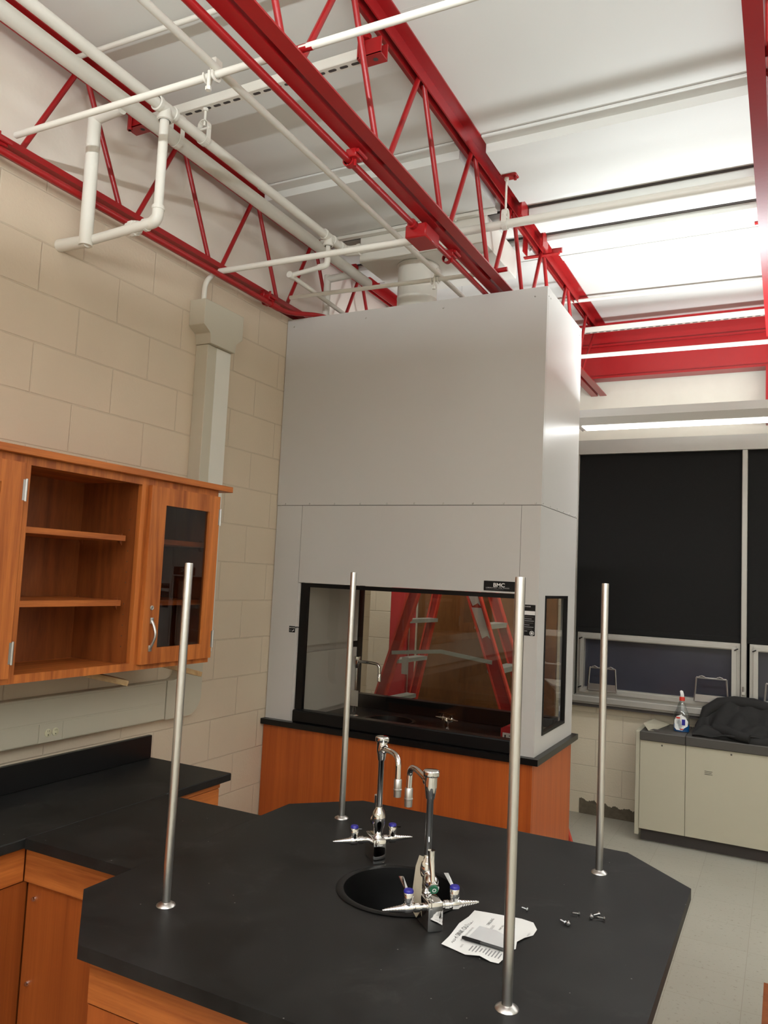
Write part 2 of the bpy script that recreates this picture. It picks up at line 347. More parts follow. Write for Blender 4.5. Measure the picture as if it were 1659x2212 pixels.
# ------------------------------------------------------------------ the room
X0, X1, YF, YB, ZC = -1.0, 6.6, -5.6, 6.03, 3.82
struct('floor', MB().box(X0 - .15, X1 + .1, YF - .1, YB + .1, -.1, 0), 'floor')
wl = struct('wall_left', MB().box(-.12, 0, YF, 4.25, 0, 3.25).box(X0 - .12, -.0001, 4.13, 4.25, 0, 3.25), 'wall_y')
struct('wall_upper', MB().box(-.22, -.09, YF, YB, 3.25, 3.98).box(X0 - .12, -.09, 4.25, YB, 3.25, 3.40), 'upper')
struct('wall_alcove', MB().box(X0 - .12, X0, 4.25, YB, 0, 3.25), 'cream')
# block pier seen through the hood, its face toward the room
struct('wall_pier', MB().box(-.253, -.0735, 5.15, YB, 0, 3.25), block('pier_block', (0.60, 0.53, 0.41), 0, .2, 0.06))
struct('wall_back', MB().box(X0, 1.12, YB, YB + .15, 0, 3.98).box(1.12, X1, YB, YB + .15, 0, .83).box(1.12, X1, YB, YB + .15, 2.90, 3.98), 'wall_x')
struct('wall_header', MB().box(-.09, X1, 6.0, YB - .0005, 2.905, 3.98), 'cream')
struct('wall_right', MB().box(X1, X1 + .1, YF, YB, 0, 3.98), 'cream')
struct('wall_front', MB().box(-.2, X1, YF - .1, YF, 0, 3.98), 'cream')
ce = struct('ceiling', MB().box(-.3, X1 + .1, YF - .1, YB + .15, ZC, ZC + .12), 'ceil')
TR = (0.0, 1.285, 2.575)
# steel deck ribs that step down across the ceiling
def rib(y0, y1, z, gap=True):
    for xa, xb in ((TR[0] + .068, TR[1] - .068), (TR[1] + .068, TR[2] - .068), (TR[2] + .068, X1)):
        struct('ceiling_rib', MB().box(xa, xb, y0, y1, z, ZC - .0004), 'rib', ce)
        if gap: struct('ceiling_rib_gap', MB().box(xa, xb, y0 - .016, y0, ZC - .006, ZC - .0002), 'gap', ce)
rib(3.028, 3.095, ZC - .010, False)
struct('ceiling_seam', MB().box(-.05, X1, 3.024, 3.028, ZC - .0006, ZC - .0002), 'seam', ce)
rib(3.095, 3.62, ZC - .052, False)
rib(3.79, 4.02, ZC - .050)
rib(4.155, 4.27, ZC - .042)
rib(4.30, 4.44, ZC - .018, False); rib(4.46, 4.53, ZC - .014, False)
rib(5.27, 5.29, ZC - .01, False)
for yy in (.35, 1.32, 1.87, 2.16): struct('ceiling_seam', MB().box(-.05, X1, yy, yy + .004, ZC - .0006, ZC - .0002), 'rib', ce)
# torn cove base adhesive along the back wall
pts = [(1.50, 0)]
xs = [1.50 + .005 * i for i in range(120)]
hh = [.105 - .028 * min(1, max(0, (x - 1.28) / .25)) + .010 * math.sin(x * 37) + random.uniform(-.006, .006) for x in xs]
pp = [(1.20, YB - .006, 0)] + [(1.20 + .005 * i, YB - .006, .112 - .030 * min(1, i / 55) + .007 * math.sin(i * .37) + random.uniform(-.005, .005)) for i in range(101)] + [(1.70, YB - .006, 0)]
struct('baseboard_back', MB().prism(pp, (0, .0055, 0)), 'glue')

# ---- windows
def window(n, x0, x1):
    w = struct(f'window_{n}', MB().frame('y', 5.985, 6.06, x0 + .02, x1 - .005, .905, 1.39, .055, .065, .05), 'alu')
    struct('window_sash', MB().frame('y', 5.965, 5.99, x0 + .045, x1 - .03, .93, 1.37, .03, .03, .022), 'alu', w)
    struct('window_pane', MB().quad([(x0 + .07, 6.02, .96), (x1 - .055, 6.02, .96), (x1 - .055, 6.02, 1.345), (x0 + .07, 6.02, 1.345)]), 'winpane', w)
    for cx in (x0 + .05, x1 - .03):
        for z in (.97, 1.345):
            struct('window_latch', MB().obox((cx, 5.96, z), (1, 0, .5), (0, 1, 0), (-.5, 0, 1), .014, .006, .004, .001), 'black', w)
    for xa, xb in ((x0 + .115, x0 + .33), (x1 - .305, x1 - .08)):
        f = MB()
        zb, zt = .955, 1.125
        q = [(xa, zb), (xb, zb), (xb - .012, zt), (xa + .012, zt)]; c = (sum(p[0] for p in q) / 4, sum(p[1] for p in q) / 4)
        for a, b in zip(q, q[1:] + q[:1]):
            f.tube([(a[0], 5.955, a[1]), (b[0], 5.955, b[1])], .0065, 6)
        f.box(xa, xb, 5.95, 5.963, zb - .005, zb + .05)
        for dx in (.05, .17): f.tube([(xa + dx - .02, 5.95, zt + .008), (xa + dx, 5.95, zt + .014), (xa + dx + .02, 5.95, zt + .007)], .004, 6)
        struct('window_stop_bracket', f, 'satin', w)
    return w
window(1, 1.145, 2.335); window(2, 2.372, 3.56); window(3, 3.597, 4.78)
struct('trim_header', MB().box(1.12, X1, 5.955, 6.04, 2.797, 2.895).box(1.12, X1, 5.965, 6.04, 2.895, 2.91), 'alu')
struct('trim_mullion', MB().box(2.335, 2.372, 5.96, 6.06, .86, 2.797, .004), 'alu')
struct('trim_mullion', MB().box(3.56, 3.597, 5.96, 6.06, .86, 2.797, .004), 'alu')
struct('trim_jamb', MB().box(1.12, 1.148, 5.97, 6.06, .86, 2.797), 'alu')
si = struct('trim_sill', MB().box(1.10, X1, 5.93, 6.06, .862, .907, .004).box(1.10, X1, 5.945, 6.03, .848, .862), 'alu')
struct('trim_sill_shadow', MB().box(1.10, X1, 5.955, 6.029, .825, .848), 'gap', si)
struct('window_latch', MB().box(2.34, 2.367, 5.945, 5.96, 1.03, 1.055, .003).cyl((2.353, 5.95, 1.055), (2.353, 5.945, 1.09), .006), 'satin', si)
struct('backdrop_night', MB().box(0, X1, 6.9, 6.95, -.5, 4), 'night')
def blind(x0, x1, lab):
    t = thing('roller_blind', lab, 'blind', ((x0 + x1) / 2, 5.99, 2.79), 'black roller blinds on the windows')
    MB().box(x0, x1, 5.990, 5.993, 1.43, 2.797).build('blind_fabric', 'blind', t, False)
    MB().box(x0, x1, 5.984, 5.997, 1.392, 1.432, .003).build('hem_bar', 'blind', t)
blind(1.15, 2.334, 'black roller blind lowered behind the grey hood, left of the window mullion')
blind(2.373, 3.558, 'black roller blind cut off by the photo edge, right of the window mullion')

# ------------------------------------------------------------------ steel: trusses and beam
def truss(xc, yend, ybot, lab):
    t = thing('steel_truss', lab, 'truss', (xc, 1.5, 3.27), 'red steel bar joists')
    m = MB()
    for s in (-1, 1):
        a, b = sorted((xc + s * .012, xc + s * .066)); m.box(a, b, YF + .02, yend, ZC - .0075, ZC - .0008)
        a, b = sorted((xc + s * .012, xc + s * .018)); m.box(a, b, YF + .02, yend, ZC - .060, ZC - .0075)
    m.build('top_chord', 'red', t, False)
    m = MB()
    for s in (-1, 1):
        a, b = sorted((xc + s * .010, xc + s * .060)); m.box(a, b, YF + .02, ybot, 3.27, 3.2765)
        a, b = sorted((xc + s * .010, xc + s * .0165)); m.box(a, b, YF + .02, ybot, 3.2765, 3.322)
    m.build('bottom_chord', 'red', t, False)
    k = -10
    while True:
        yb = 1.605 + .6 * k
        yt0, yt1 = yb - .275, yb + .275
        if yb > 5.5: break
        if yt0 > YF + .1: MB().tube([(xc, yt0, ZC - .045), (xc, yb - .042, 3.30)], .0115, 10).build('web_member', 'red', t)
        MB().tube([(xc, yb + .042, 3.30), (xc, yt1, ZC - .045)], .0115, 10).build('web_member', 'red', t)
        k += 1
    MB().tube([(xc, yend - .03, ZC - .05), (xc, 5.38, 3.30)], .010, 10).build('web_member', 'red', t)
    if xc > 1:
        for yy in (3.66, 4.08): MB().box(xc + .0605, xc + .0672, yy, yy + .11, ZC - .10, ZC - .0085).build('bearing_plate', 'red', t, False)
        [MB().box(xc - .0672, xc - .0605, q, q + .08, ZC - .10, ZC - .0085).build('bearing_plate', 'red', t, False) for q in (3.70, 4.115)]
        MB().box(xc - .11, xc + .11, 4.27, 4.30, ZC - .072, ZC - .064).box(xc + .066, xc + .125, 4.274, 4.297, ZC - .064, ZC - .0085).build('bearing_plate', 'red', t, False)
    return t
truss(TR[0], 5.845, 5.84, 'red steel bar joist running along the left block wall behind the white pipes')
truss(TR[1], 5.845, 5.99, 'red steel bar joist over the middle of the room, ending above the fume hood')
truss(TR[2], 5.845, 4.79, 'red steel bar joist at the right edge of the photo over the open floor')
bx = MB().box(-.09, X1, 5.885, 5.915, 3.39, 3.80).box(-.09, X1, 5.84, 5.96, 3.375, 3.392).box(-.09, X1, 5.855, 5.945, 3.635, 3.65).box(-.09, X1, 5.85, 5.95, 3.80, ZC - .0008)
tag(bx.build('steel_beam', 'red', None, False), 'deep red steel I-beam across the window wall under the ceiling', 'beam')['kind'] = 'thing'
t = thing('column_stub', 'short red steel column stub under the beam at the right edge above the window', 'column stub', (2.6, 5.9, 2.96))  # stub of a red column, cut off above the window header
MB().box(2.49, 2.505, 5.80, 5.95, 2.965, 3.374).box(2.505, 2.66, 5.87, 5.885, 2.965, 3.374).box(2.66, 2.675, 5.80, 5.95, 2.965, 3.374).build('stub_section', 'red', t, False)
t = thing('steel_column', 'red steel column seen through the hood window beside the block pier', 'column', (.02, 5.2, 0)); t['kind'] = 'thing'
MB().box(-.072, .072, 5.15, 5.165, 0, 3.25).box(-.01, .01, 5.165, 5.32, 0, 3.25).build('column_shaft', 'redwall', t, False)
MB().box(.0725, .118, 5.20, 5.215, 0, 3.25).build('column_edge', 'redwall', t, False)

# red conduits under the joists
def beam_clamp(mb, x, y, z, s=1):
    mb.box(x - .022, x + .022, y - .028, y + .028, z - .006, z + .026, .004)
    mb.cyl((x + .004 * s, y, z - .03), (x + .004 * s, y, z + .05), .006, n=8)
    mb.lathe([(.018, -.012), (.022, -.012), (.022, .012), (.018, .012)], (x - .02 * s, y, z - .008), (0, 1, 0), 14)
    mb.cyl((x + .03, y - .03, z + .01), (x + .03, y + .034, z + .01), .007, n=8)
t = thing('conduit', 'red conduit clamped below the middle red joist with a junction box on it', 'conduit', (1.205, 1.5, 3.24), 'red conduits under the joists')
MB().tube([(1.203, YF + .05, 3.243), (1.207, 2.66, 3.243)], .0135).build('conduit_pipe', 'red', t)
MB().tube([(1.222, 2.80, 3.243), (1.222, 5.5, 3.243)], .0125).build('conduit_pipe', 'red', t)
for yy in (2.10, 3.02):
    m = MB(); beam_clamp(m, 1.228, yy, 3.248); m.build('beam_clamp', 'red', t)
jb = MB().box(1.165, 1.265, 2.655, 2.80, 3.190, 3.252, .006).build('junction_box', 'red', t)
MB().cyl((1.207, 2.63, 3.243), (1.207, 2.66, 3.243), .02).build('conduit_nut', 'red', jb); MB().cyl((1.222, 2.79, 3.243), (1.222, 2.83, 3.243), .019).build('conduit_nut', 'red', jb)
t = thing('conduit', 'red conduit clamped below the red joist along the left wall', 'conduit', (.10, 1.5, 3.21), 'red conduits under the joists')
MB().tube([(.098, YF + .05, 3.212), (.098, 3.20, 3.212)] , .0145).build('conduit_pipe', 'red', t)
MB().tube(path([(.098, 3.19, 3.212), (.098, 3.33, 3.214), (.20, 3.52, 3.252), (.26, 3.75, 3.252)], .08), .0135).build('conduit_bend', 'red', t)
MB().cyl((.098, 3.17, 3.212), (.098, 3.24, 3.212), .0185).build('conduit_coupling', 'red', t)
for yy in (1.50, 3.17):
    m = MB(); beam_clamp(m, .085, yy, 3.235); m.box(.04, .07, yy - .03, yy + .02, 3.245, 3.29, .003); m.build('beam_clamp', 'red', t)
tag(MB().tube([(.085, 2.745, 3.236), (1.165, 2.745, 3.222)], .0145).cyl((1.13, 2.745, 3.222), (1.1645, 2.745, 3.222), .0185).build('conduit', 'wpipe'),
    'white conduit crossing from the left joist to the red junction box', 'conduit')

# ------------------------------------------------------------------ white piping under the ceiling
RP = .0215
w1 = thing('insulated_pipe', 'thick white insulated pipe under the left joist with a square drop to the wall', 'pipe', (.31, 1.5, 3.553))
MB().tube([(.31, YF + .05, 3.553), (.31, 3.86, 3.553)], .031, 18).cyl((.31, 3.86, 3.553), (.31, 3.868, 3.553), .031).build('main_run', 'wpipe', w1)
MB().tube([(.30, 1.855, 3.530), (.152, 1.855, 3.520)], .0262, 16).build('branch_run', 'wpipe', w1)
MB().tube([(.155, 1.855, 3.545), (.160, 1.855, 2.990)], .0262, 16).build('drop_leg', 'wpipe', w1)
MB().tube([(.168, 1.855, 3.008), (.002, 1.862, 3.018)], .0245, 16).build('wall_leg', 'wpipe', w1)
MB().tube([(.30, 3.70, 3.553), (.12, 3.70, 3.545)], .022, 14).tube([(.12, 3.70, 3.57), (.12, 3.70, 3.20)], .022, 14).build('far_drop_leg', 'wpipe', w1)
w2 = thing('steam_pipe', 'white steam pipe beside the thick one with a tee and a drop leg', 'pipe', (.463, 1.5, 3.524))
MB().tube([(.463, YF + .05, 3.526), (.463, 3.33, 3.520)], RP, 16).build('main_run', 'wpipe', w2)
def fitting(y, r=.030, x=.463, z=3.523, down=True):
    m = MB()
    m.lathe([(r - .006, -.05), (r, -.048), (r, -.036), (r - .004, -.034), (r - .004, .034), (r, .036), (r, .048), (r - .006, .05)], (x, y, z), (0, 1, 0), 18)
    if down: m.lathe([(r - .004, 0), (r - .004, .034), (r, .036), (r, .048), (r - .007, .05)], (x, y, z), (0, 0, -1), 18)
    return m
fitting(1.925).build('pipe_tee', 'wpipe', w2)
MB().tube(path([(.463, 1.925, 3.50), (.463, 1.925, 3.068), (.17, 1.875, 3.020)], .05), .0185, 16).build('drop_leg', 'wpipe', w2)
m = MB(); m.lathe([(.02, 0), (.025, .002), (.025, .014), (.02, .016)], (.463, 1.925, 3.128), (0, 0, -1), 16)
m.lathe([(.02, 0), (.025, .002), (.025, .014), (.02, .016)], (.415, 1.924, 3.063), (-1, 0, -.06), 16)
m.tube(path([(.463, 1.925, 3.13), (.463, 1.925, 3.068), (.40, 1.924, 3.062)], .045), .0225, 14); m.build('pipe_elbow', 'wpipe', w2)
m = MB(); m.lathe([(.018, -.028), (.027, -.026), (.027, -.012), (.031, -.010), (.031, .010), (.026, .012), (.026, .026), (.018, .028)], (.345, 1.92, 3.057), (1, .02, .08), 8)
m.build('pipe_union', 'wpipe', w2, False)
fitting(3.15, .027, down=True).build('pipe_tee', 'wpipe', w2)
MB().tube(path([(.463, 3.15, 3.50), (.463, 3.15, 3.370), (.236, 3.15, 3.347), (.232, 4.15, 3.305)], .03), .0125, 12).build('small_branch', 'wpipe', w2)
m = MB(); m.tube(path([(.463, 3.15, 3.41), (.463, 3.15, 3.370), (.41, 3.15, 3.366)], .03), .0165, 12); m.build('branch_elbow', 'wpipe', w2)
m = MB(); m.lathe([(.0, -.02), (.018, -.018), (.02, 0), (.018, .018), (0, .02)], (.236, 3.15, 3.347), (0, 1, 0), 14); m.build('branch_fitting', 'wpipe', w2)
m = MB(); m.tube(path([(.463, 3.26, 3.521), (.463, 3.34, 3.520), (.55, 3.34, 3.520)], .05), .0285, 16)
m.lathe([(.026, 0), (.032, .002), (.032, .014), (.026, .016)], (.535, 3.34, 3.52), (1, 0, 0), 16); m.build('pipe_elbow', 'wpipe', w2)
MB().tube([(.54, 3.34, 3.520), (X1 - .05, 3.34, 3.517)], RP, 16).build('cross_run', 'wpipe', w2)
def clevis(x, y, zt, zp, r, axis, lab, red=False):
    t = thing('clevis_hanger', lab, 'pipe hanger', (x, y, zp), 'pipe hangers')
    MB().cyl((x, y, zt), (x, y, zp + r + .035), .0055, n=10).cyl((x, y, zt - .012), (x, y, zt), .012, n=8).build('hanger_rod', 'wpipe', t)
    a = (0, 1, 0) if axis == 'y' else (1, 0, 0); e = Vector((1, 0, 0)) if axis == 'y' else Vector((0, 1, 0)); A = Vector(a)
    m = MB(); c = Vector((x, y, zp)); z = Vector((0, 0, 1)); R = r + .003; w = .013
    prof = [c + e * R + z * (r + .03)] + arc(c, e, z, R, 0, -PI, 14) + [c - e * R + z * (r + .03)]
    top = arc(c + z * (r + .03), e, z, R, 0, PI, 10)
    for P_ in (prof, top):
        for p, q in zip(P_, P_[1:]): m.prism([p - A * w, p + A * w, p + A * w + (p - c - z * 0).normalized() * .003, p - A * w + (p - c).normalized() * .003], q - p)
    m.cyl(c + z * (r + .022) - e * (R + .006), c + z * (r + .022) + e * (R + .006), .005, n=8)
    m.build('clevis_loop', 'wpipe', t)
    if red: MB().box(x - .02, x + .055, y - .025, y + .03, zt - .002, zt + .022, .004).cyl((x + .045, y, zt - .02), (x + .045, y, zt + .045), .008, n=8).box(x - .035, x + .0, y - .02, y + .02, zt + .012, zt + .04, .003).build('beam_clamp', 'red', t)
    return t
clevis(.463, 2.15, 3.656, 3.524, RP, 'y', 'white clevis hanger on a rod holding the steam pipe below the slotted strut')
clevis(1.375, 3.34, 3.762, 3.518, RP, 'x', 'white clevis hanger on a rod from the middle joist above the fume hood', True)
m = MB(); z = Vector((0, 0, 1)); c = Vector((.31, 2.15, 3.553)); A = Vector((0, 1, 0)); e = Vector((1, 0, 0))
P_ = [c + e * .033 + z * .10] + arc(c, e, z, .033, 0, -PI, 16) + [c - e * .033 + z * .10]
for p, q in zip(P_, P_[1:]): m.prism([p - A * .012, p + A * .012, p + A * .012 + e * .002 + z * -.002, p - A * .012 + e * .002 + z * -.002], q - p)
tag(m.build('pipe_strap', 'wpipe'), 'white strap holding the thick insulated pipe to the slotted strut', 'pipe strap')
tag(MB().tube([(1.003, YF + .05, 3.333), (1.003, 4.6, 3.333)], .0125, 12).build('thin_pipe', 'wpipe'), 'thin white pipe running lengthwise between the left and middle joists', 'pipe')
def rod(name, pts, r, lab, mat='wpipe', red=None):
    if not red: return tag(MB().tube(pts, r, 12).build(name, mat), lab, 'bridging rod', 'bridging rods across the joists')
    t = thing(name, lab, 'bridging rod', pts[0], 'bridging rods across the joists')
    MB().tube(pts, r, 12).build('rod_section', mat, t)
    for a in red: MB().tube(a, r * 1.04, 12).build('painted_section', 'red', t)
    return t
rod('bridging_rod', [(.075, 1.575, 3.312), (3.3, 1.645, 3.312)], .0115, 'white rod across the lower joist chords nearest the camera', red=[[(1.28, 1.6015, 3.312), (1.362, 1.6035, 3.312)]])
rod('bridging_rod', [(.10, 3.345, 3.308), (1.225, 3.40, 3.308)], .0115, 'white rod across the lower chords just above the hood top, red stub at its end', red=[[(1.222, 3.40, 3.31), (1.372, 3.407, 3.316)]])
rod('bridging_rod', [(.02, 1.815, 3.778), (3.3, 1.92, 3.778)], .010, 'white rod close to the ceiling behind the white pipes at upper left')
rod('bridging_rod', [(1.10, 4.975, 3.305), (4.4, 5.07, 3.305)], .0145, 'brightly lit white rod crossing in front of the red window beam')
rod('bridging_rod', [(1.0, 5.16, 3.772), (4.4, 5.30, 3.772)], .0125, 'white rod at ceiling level crossing the middle joist right of the hood top')
def pipe_clamp(x, y, z, lab):
    t = thing('pipe_clamp', lab, 'clamp', (x, y, z), 'white pipe clamps on the rods')
    m = MB()
    for s in (-1, 1):
        m.prism([p for p in arc((x + s * .016, y, z - .002), (0, 1, 0), (0, 0, 1), .022, .6, -PI - .3, 10)] + [p for p in arc((x + s * .016, y, z - .002), (0, 1, 0), (0, 0, 1), .0145, -PI - .3, .6, 10)], (s * .005, 0, 0))
    m.cyl((x, y - .012, z - .052), (x, y - .012, z + .01), .006, n=8).cyl((x, y - .012, z - .056), (x, y - .012, z - .044), .010, n=6)
    m.box(x - .006, x + .018, y - .008, y + .03, z + .015, z + .06, .004)
    m.build('clamp_body', 'wpipe', t)
pipe_clamp(.985, 1.595, 3.312, 'white clamp tying the thin lengthwise pipe to the rod nearest the camera')
pipe_clamp(.985, 3.388, 3.308, 'white clamp tying the thin pipe to the rod above the hood top')
def strut(y, x0, x1, z, lab, ends):
    t = thing('slotted_strut', lab, 'strut', ((x0 + x1) / 2, y, z), 'slotted struts below the ceiling')
    MB().box(x0, x1, y - .0205, y + .0205, z - .020, z + .0205, .003).build('channel', 'wpipe', t, False)
    n = 0; xx = x0 + .07
    while xx < x1 - .03 and n < 60:
        MB().prism(arc((xx + .011, y + .003, z - .0206), (1, 0, 0), (0, 1, 0), .0068, -PI / 2, PI / 2, 6) + arc((xx - .011, y + .003, z - .0206), (1, 0, 0), (0, 1, 0), .0068, PI / 2, 1.5 * PI, 6), (0, 0, .0004)).build('slot', 'gap', t, False); xx += .0508; n += 1
    for x in ends:
        m = MB().box(x - .045, x + .055, y - .028, y - .0215, z - .028, z + .036).box(x - .045, x + .055, y + .0215, y + .028, z - .028, z + .036).box(x - .045, x + .055, y - .028, y + .028, z - .030, z - .0235)
        m.cyl((x - .02, y - .035, z - .045), (x - .02, y - .035, z + .04), .007, n=8).cyl((x - .02, y - .035, z - .045), (x - .02, y - .035, z - .036), .012, n=6).lathe([(0, 0), (.026, 0), (.026, .02), (0, .02)], (x - .02, y - .02, z + .04), (0, 0, 1), 14)
        e = m.build('end_clamp', 'red', t); MB().prism(arc((x + .02, y, z - .0303), (1, 0, 0), (0, 1, 0), .010, 0, 2 * PI, 14)[:-1], (0, 0, .0004)).build('bolt_hole', 'gap', e, False)
strut(2.155, .04, 1.27, 3.682, 'white slotted strut hung across between the left and middle joists', (.085, 1.245))
strut(5.60, .90, 2.75, 3.690, 'white slotted strut in front of the red window beam', ())
# ceiling plenum box and round exhaust duct
t = thing('exhaust_plenum', 'boxy white duct plenum under the ceiling above the fume hood', 'duct', (.75, 3.95, 3.6))
MB().box(.358, 1.15, 3.665, 4.22, 3.60, 3.765, .003).build('plenum_box', 'wpipe', t, False)
MB().box(.10, 1.215, 3.625, 3.66, 3.75, 3.768).build('plenum_flange', 'wpipe', t, False)
for xx in (.75, .98): MB().cyl((xx, 3.64, 3.735), (xx, 3.64, 3.75), .005, n=8).cyl((xx, 3.64, 3.745), (xx, 3.64, 3.75), .011, n=8).build('hook', 'wpipe', t)
t = thing('round_duct', 'round white exhaust duct rising from the hood top into the plenum', 'duct', (.665, 3.84, 3.23))
MB().lathe([(.118, .002), (.118, .09), (.1195, .092), (.1195, .10), (.118, .102), (.118, .16), (.1195, .162), (.1195, .17), (.118, .172), (.118, .365), (.124, .368)], (.665, 3.84, 3.2285), (0, 0, 1), 40).build('duct_shell', 'wpipe', t)

# ------------------------------------------------------------------ luminaires
def luminaire(x0, x1, y, z, lab):
    t = thing('pendant_light', lab, 'light fixture', ((x0 + x1) / 2, y, z), 'suspended strip lights')
    h = MB()
    W_ = .110
    h.prism([(x0, y - W_, z + .086), (x0, y - W_, z + .040), (x0, y - .078, z), (x0, y + .078, z), (x0, y + W_, z + .040), (x0, y + W_, z + .086), (x0, y + W_ - .004, z + .086), (x0, y + W_ - .004, z + .044), (x0, y - W_ + .004, z + .044), (x0, y - W_ + .004, z + .086)], (x1 - x0, 0, 0))
    h.box(x0 - .004, x0, y - W_, y + W_, z, z + .086).box(x1, x1 + .004, y - W_, y + W_, z, z + .086)
    h.build('housing', 'fixture', t, False)
    MB().box(x0 + .03, x1 - .02, y - .064, y + .064, z - .006, z - .0004, .002).build('lens', 'lens', t, False)
    k = x0 + 1.25
    while k < x1: MB().cyl((k, y, z + .02), (k, y, ZC - .002), .0015, n=6).build('suspension_wire', 'satin', t); k += 1.2
    return t
def area(name, loc, sx, sy, p, upw, col=(.905, .965, 1.0), spread=180):
    l = bpy.data.lights.new(name, 'AREA'); l.shape = 'RECTANGLE'; l.size = sx; l.size_y = sy; l.energy = p; l.color = col; l.spread = math.radians(spread)
    o = bpy.data.objects.new(name, l); C.objects.link(o); o.location = loc
    if upw: o.rotation_euler = (PI, 0, 0)
    return o
LUM = ((-.55, 1.46, 4.45, 2.70, 'unseen strip light added behind the fume hood to light the alcove'), (1.503, 5.9, 4.45, 2.70, 'suspended strip light beside the hood in front of the black blinds'), (.75, 5.9, -.45, 2.70, 'suspended strip light overhead just behind the camera'), (.75, 5.9, -3.6, 2.70, 'unseen strip light added far behind the camera for fill'))  # first and last rows are unseen, added to brighten alcove and room
for x0, x1, y, z, lab in LUM:
    luminaire(x0, x1, y, z, lab)
UZ = 2.700 + .0764
def side(name, cx, y, L_, p, sgn):
    o = area(name, (cx, y, UZ), L_, .012, p, False); o.rotation_euler = (sgn * PI / 2, 0, 0); return o
area('uplight_far', ((1.51 + 5.9) / 2, 4.45, UZ), 5.9 - 1.51 - .05, .19, 98, True)
area('uplight_near', ((.75 + 5.9) / 2, -.45, UZ), 5.05, .15, 165, True)
area('fill_up_back', ((.75 + 5.9) / 2, -3.6, UZ), 5.05, .15, 110, True)  # upward fill of the added rear row
area('fill_up_alcove', (.45, 4.45, UZ), 1.9, .12, 5, True)  # upward fill of the unseen row added behind the hood
side('tube_far_front', (1.51 + 5.9) / 2, 4.45, 4.3, 11, -1)
side('tube_far_rear', (1.51 + 5.9) / 2, 4.45, 4.3, 16, 1)
side('tube_near', (.75 + 5.9) / 2, -.45, 5.05, 92, 1)
area('downlight_far', ((1.55 + 5.9) / 2, 4.45, 2.69), 4.2, .12, 17, False)
area('downlight_near', ((.8 + 5.9) / 2, -.45, 2.69), 5.05, .12, 60, False)
area('fill_down_back', ((.8 + 5.9) / 2, -3.6, 2.69), 5.05, .12, 108, False)  # added rear row, lifts the surfaces facing the camera
area('fill_down_alcove', (.45, 4.45, 2.69), 1.8, .12, 18, False)  # added row, brightens the hood interior from behind

# ------------------------------------------------------------------ fume hood
HX, HY, HB, ZT, ZS = 1.5624, 3.4746, 4.20, 3.228, 2.128
h = thing('fume_hood', 'tall grey metal fume hood with glass front standing on the black worktop', 'fume hood', (.78, 3.85, TOPZ))
MB().box(.004, HX, HY, HY + .02, ZS + .0015, ZT - .05).build('upper_front_panel', 'steel', h, False)
MB().box(HX - .018, HX + .0006, HY + .0202, HB, ZS + .0015, ZT - .05).build('upper_side_panel', 'steel', h, False)
MB().box(.004, HX, HY + .0005, HY + .018, ZT - .05, ZT, ).box(HX - .018, HX, HY + .018, HB, ZT - .05, ZT).build('top_band', 'steel', h, False)
MB().box(.004, HX - .02, HB - .02, HB, ZS, ZT - .02).build('upper_back_panel', 'steel', h, False)
MB().box(.004, HX - .02, HY + .02, HB, ZT - .045, ZT - .03).build('top_panel', 'steel', h, False)
MB().box(.179, 1.463, HY + .0005, HY + .02, 1.692, ZS - .0015).build('header_panel', 'steel', h, False)
MB().box(.004, .032, HY + .004, HY + .02, TOPZ + .0005, ZS - .0015).build('filler_strip', 'steel', h, False)
MB().box(.034, .177, HY, HY + .05, TOPZ + .0005, ZS - .0015).box(.177, .190, HY + .004, HY + .05, TOPZ + .0005, 1.689).build('left_post', 'steel', h, False)
MB().box(1.465, HX, HY, HY + .03, TOPZ + .0005, ZS - .0015).box(1.450, 1.465, HY + .003, HY + .03, TOPZ + .0005, 1.689).build('right_post', 'steel', h, False)
# dark shadow lines of the panel joints
m = MB().box(.034, HX + .0002, HY + .003, HY + .015, ZS - .0015, ZS + .0015).box(HX - .015, HX - .002, HY + .02, HB - .001, ZS - .0015, ZS + .0015)
m.box(.177, .179, HY + .002, HY + .015, 1.692, ZS - .0015).box(1.463, 1.465, HY + .002, HY + .015, 1.692, ZS - .0015).box(.032, .034, HY + .003, HY + .015, TOPZ + .001, ZS)
m.build('panel_seam', 'gap', h, False)
# side panel with its window opening
y0, y1, z0, z1 = 3.592, 4.030, 1.008, 1.688
MB().box(HX - .016, HX, HY + .0302, y0, TOPZ + .0005, ZS - .0015).box(HX - .016, HX, y1, HB, TOPZ + .0005, ZS - .0015).box(HX - .016, HX, y0, y1, TOPZ + .0005, z0).box(HX - .016, HX, y0, y1, z1, ZS - .0015).build('side_panel', 'steel', h, False)
sw = MB().frame('x', HX - .018, HX + .004, y0, y1, z0, z1, .014).build('side_window_gasket', 'black', h, False)
MB().quad([(HX - .008, y0 + .012, z0 + .012), (HX - .008, y1 - .012, z0 + .012), (HX - .008, y1 - .012, z1 - .012), (HX - .008, y0 + .012, z1 - .012)]).build('side_glass', 'g_side', sw, False)
# sash
sf = MB().box(.191, .237, HY + .012, HY + .036, .9915, 1.690).box(.237, 1.449, HY + .012, HY + .036, 1.668, 1.690).box(1.441, 1.449, HY + .012, HY + .036, .9915, 1.668).build('sash_frame', 'black', h, False)
MB().quad([(.236, HY + .024, .994), (1.442, HY + .024, .994), (1.442, HY + .024, 1.668), (.236, HY + .024, 1.668)]).build('sash_glass', 'g_sash', sf, False)
MB().box(.191, 1.449, HY - .012, HY + .055, TOPZ + .0005, .990, .006).build('airfoil_sill', 'black', h)
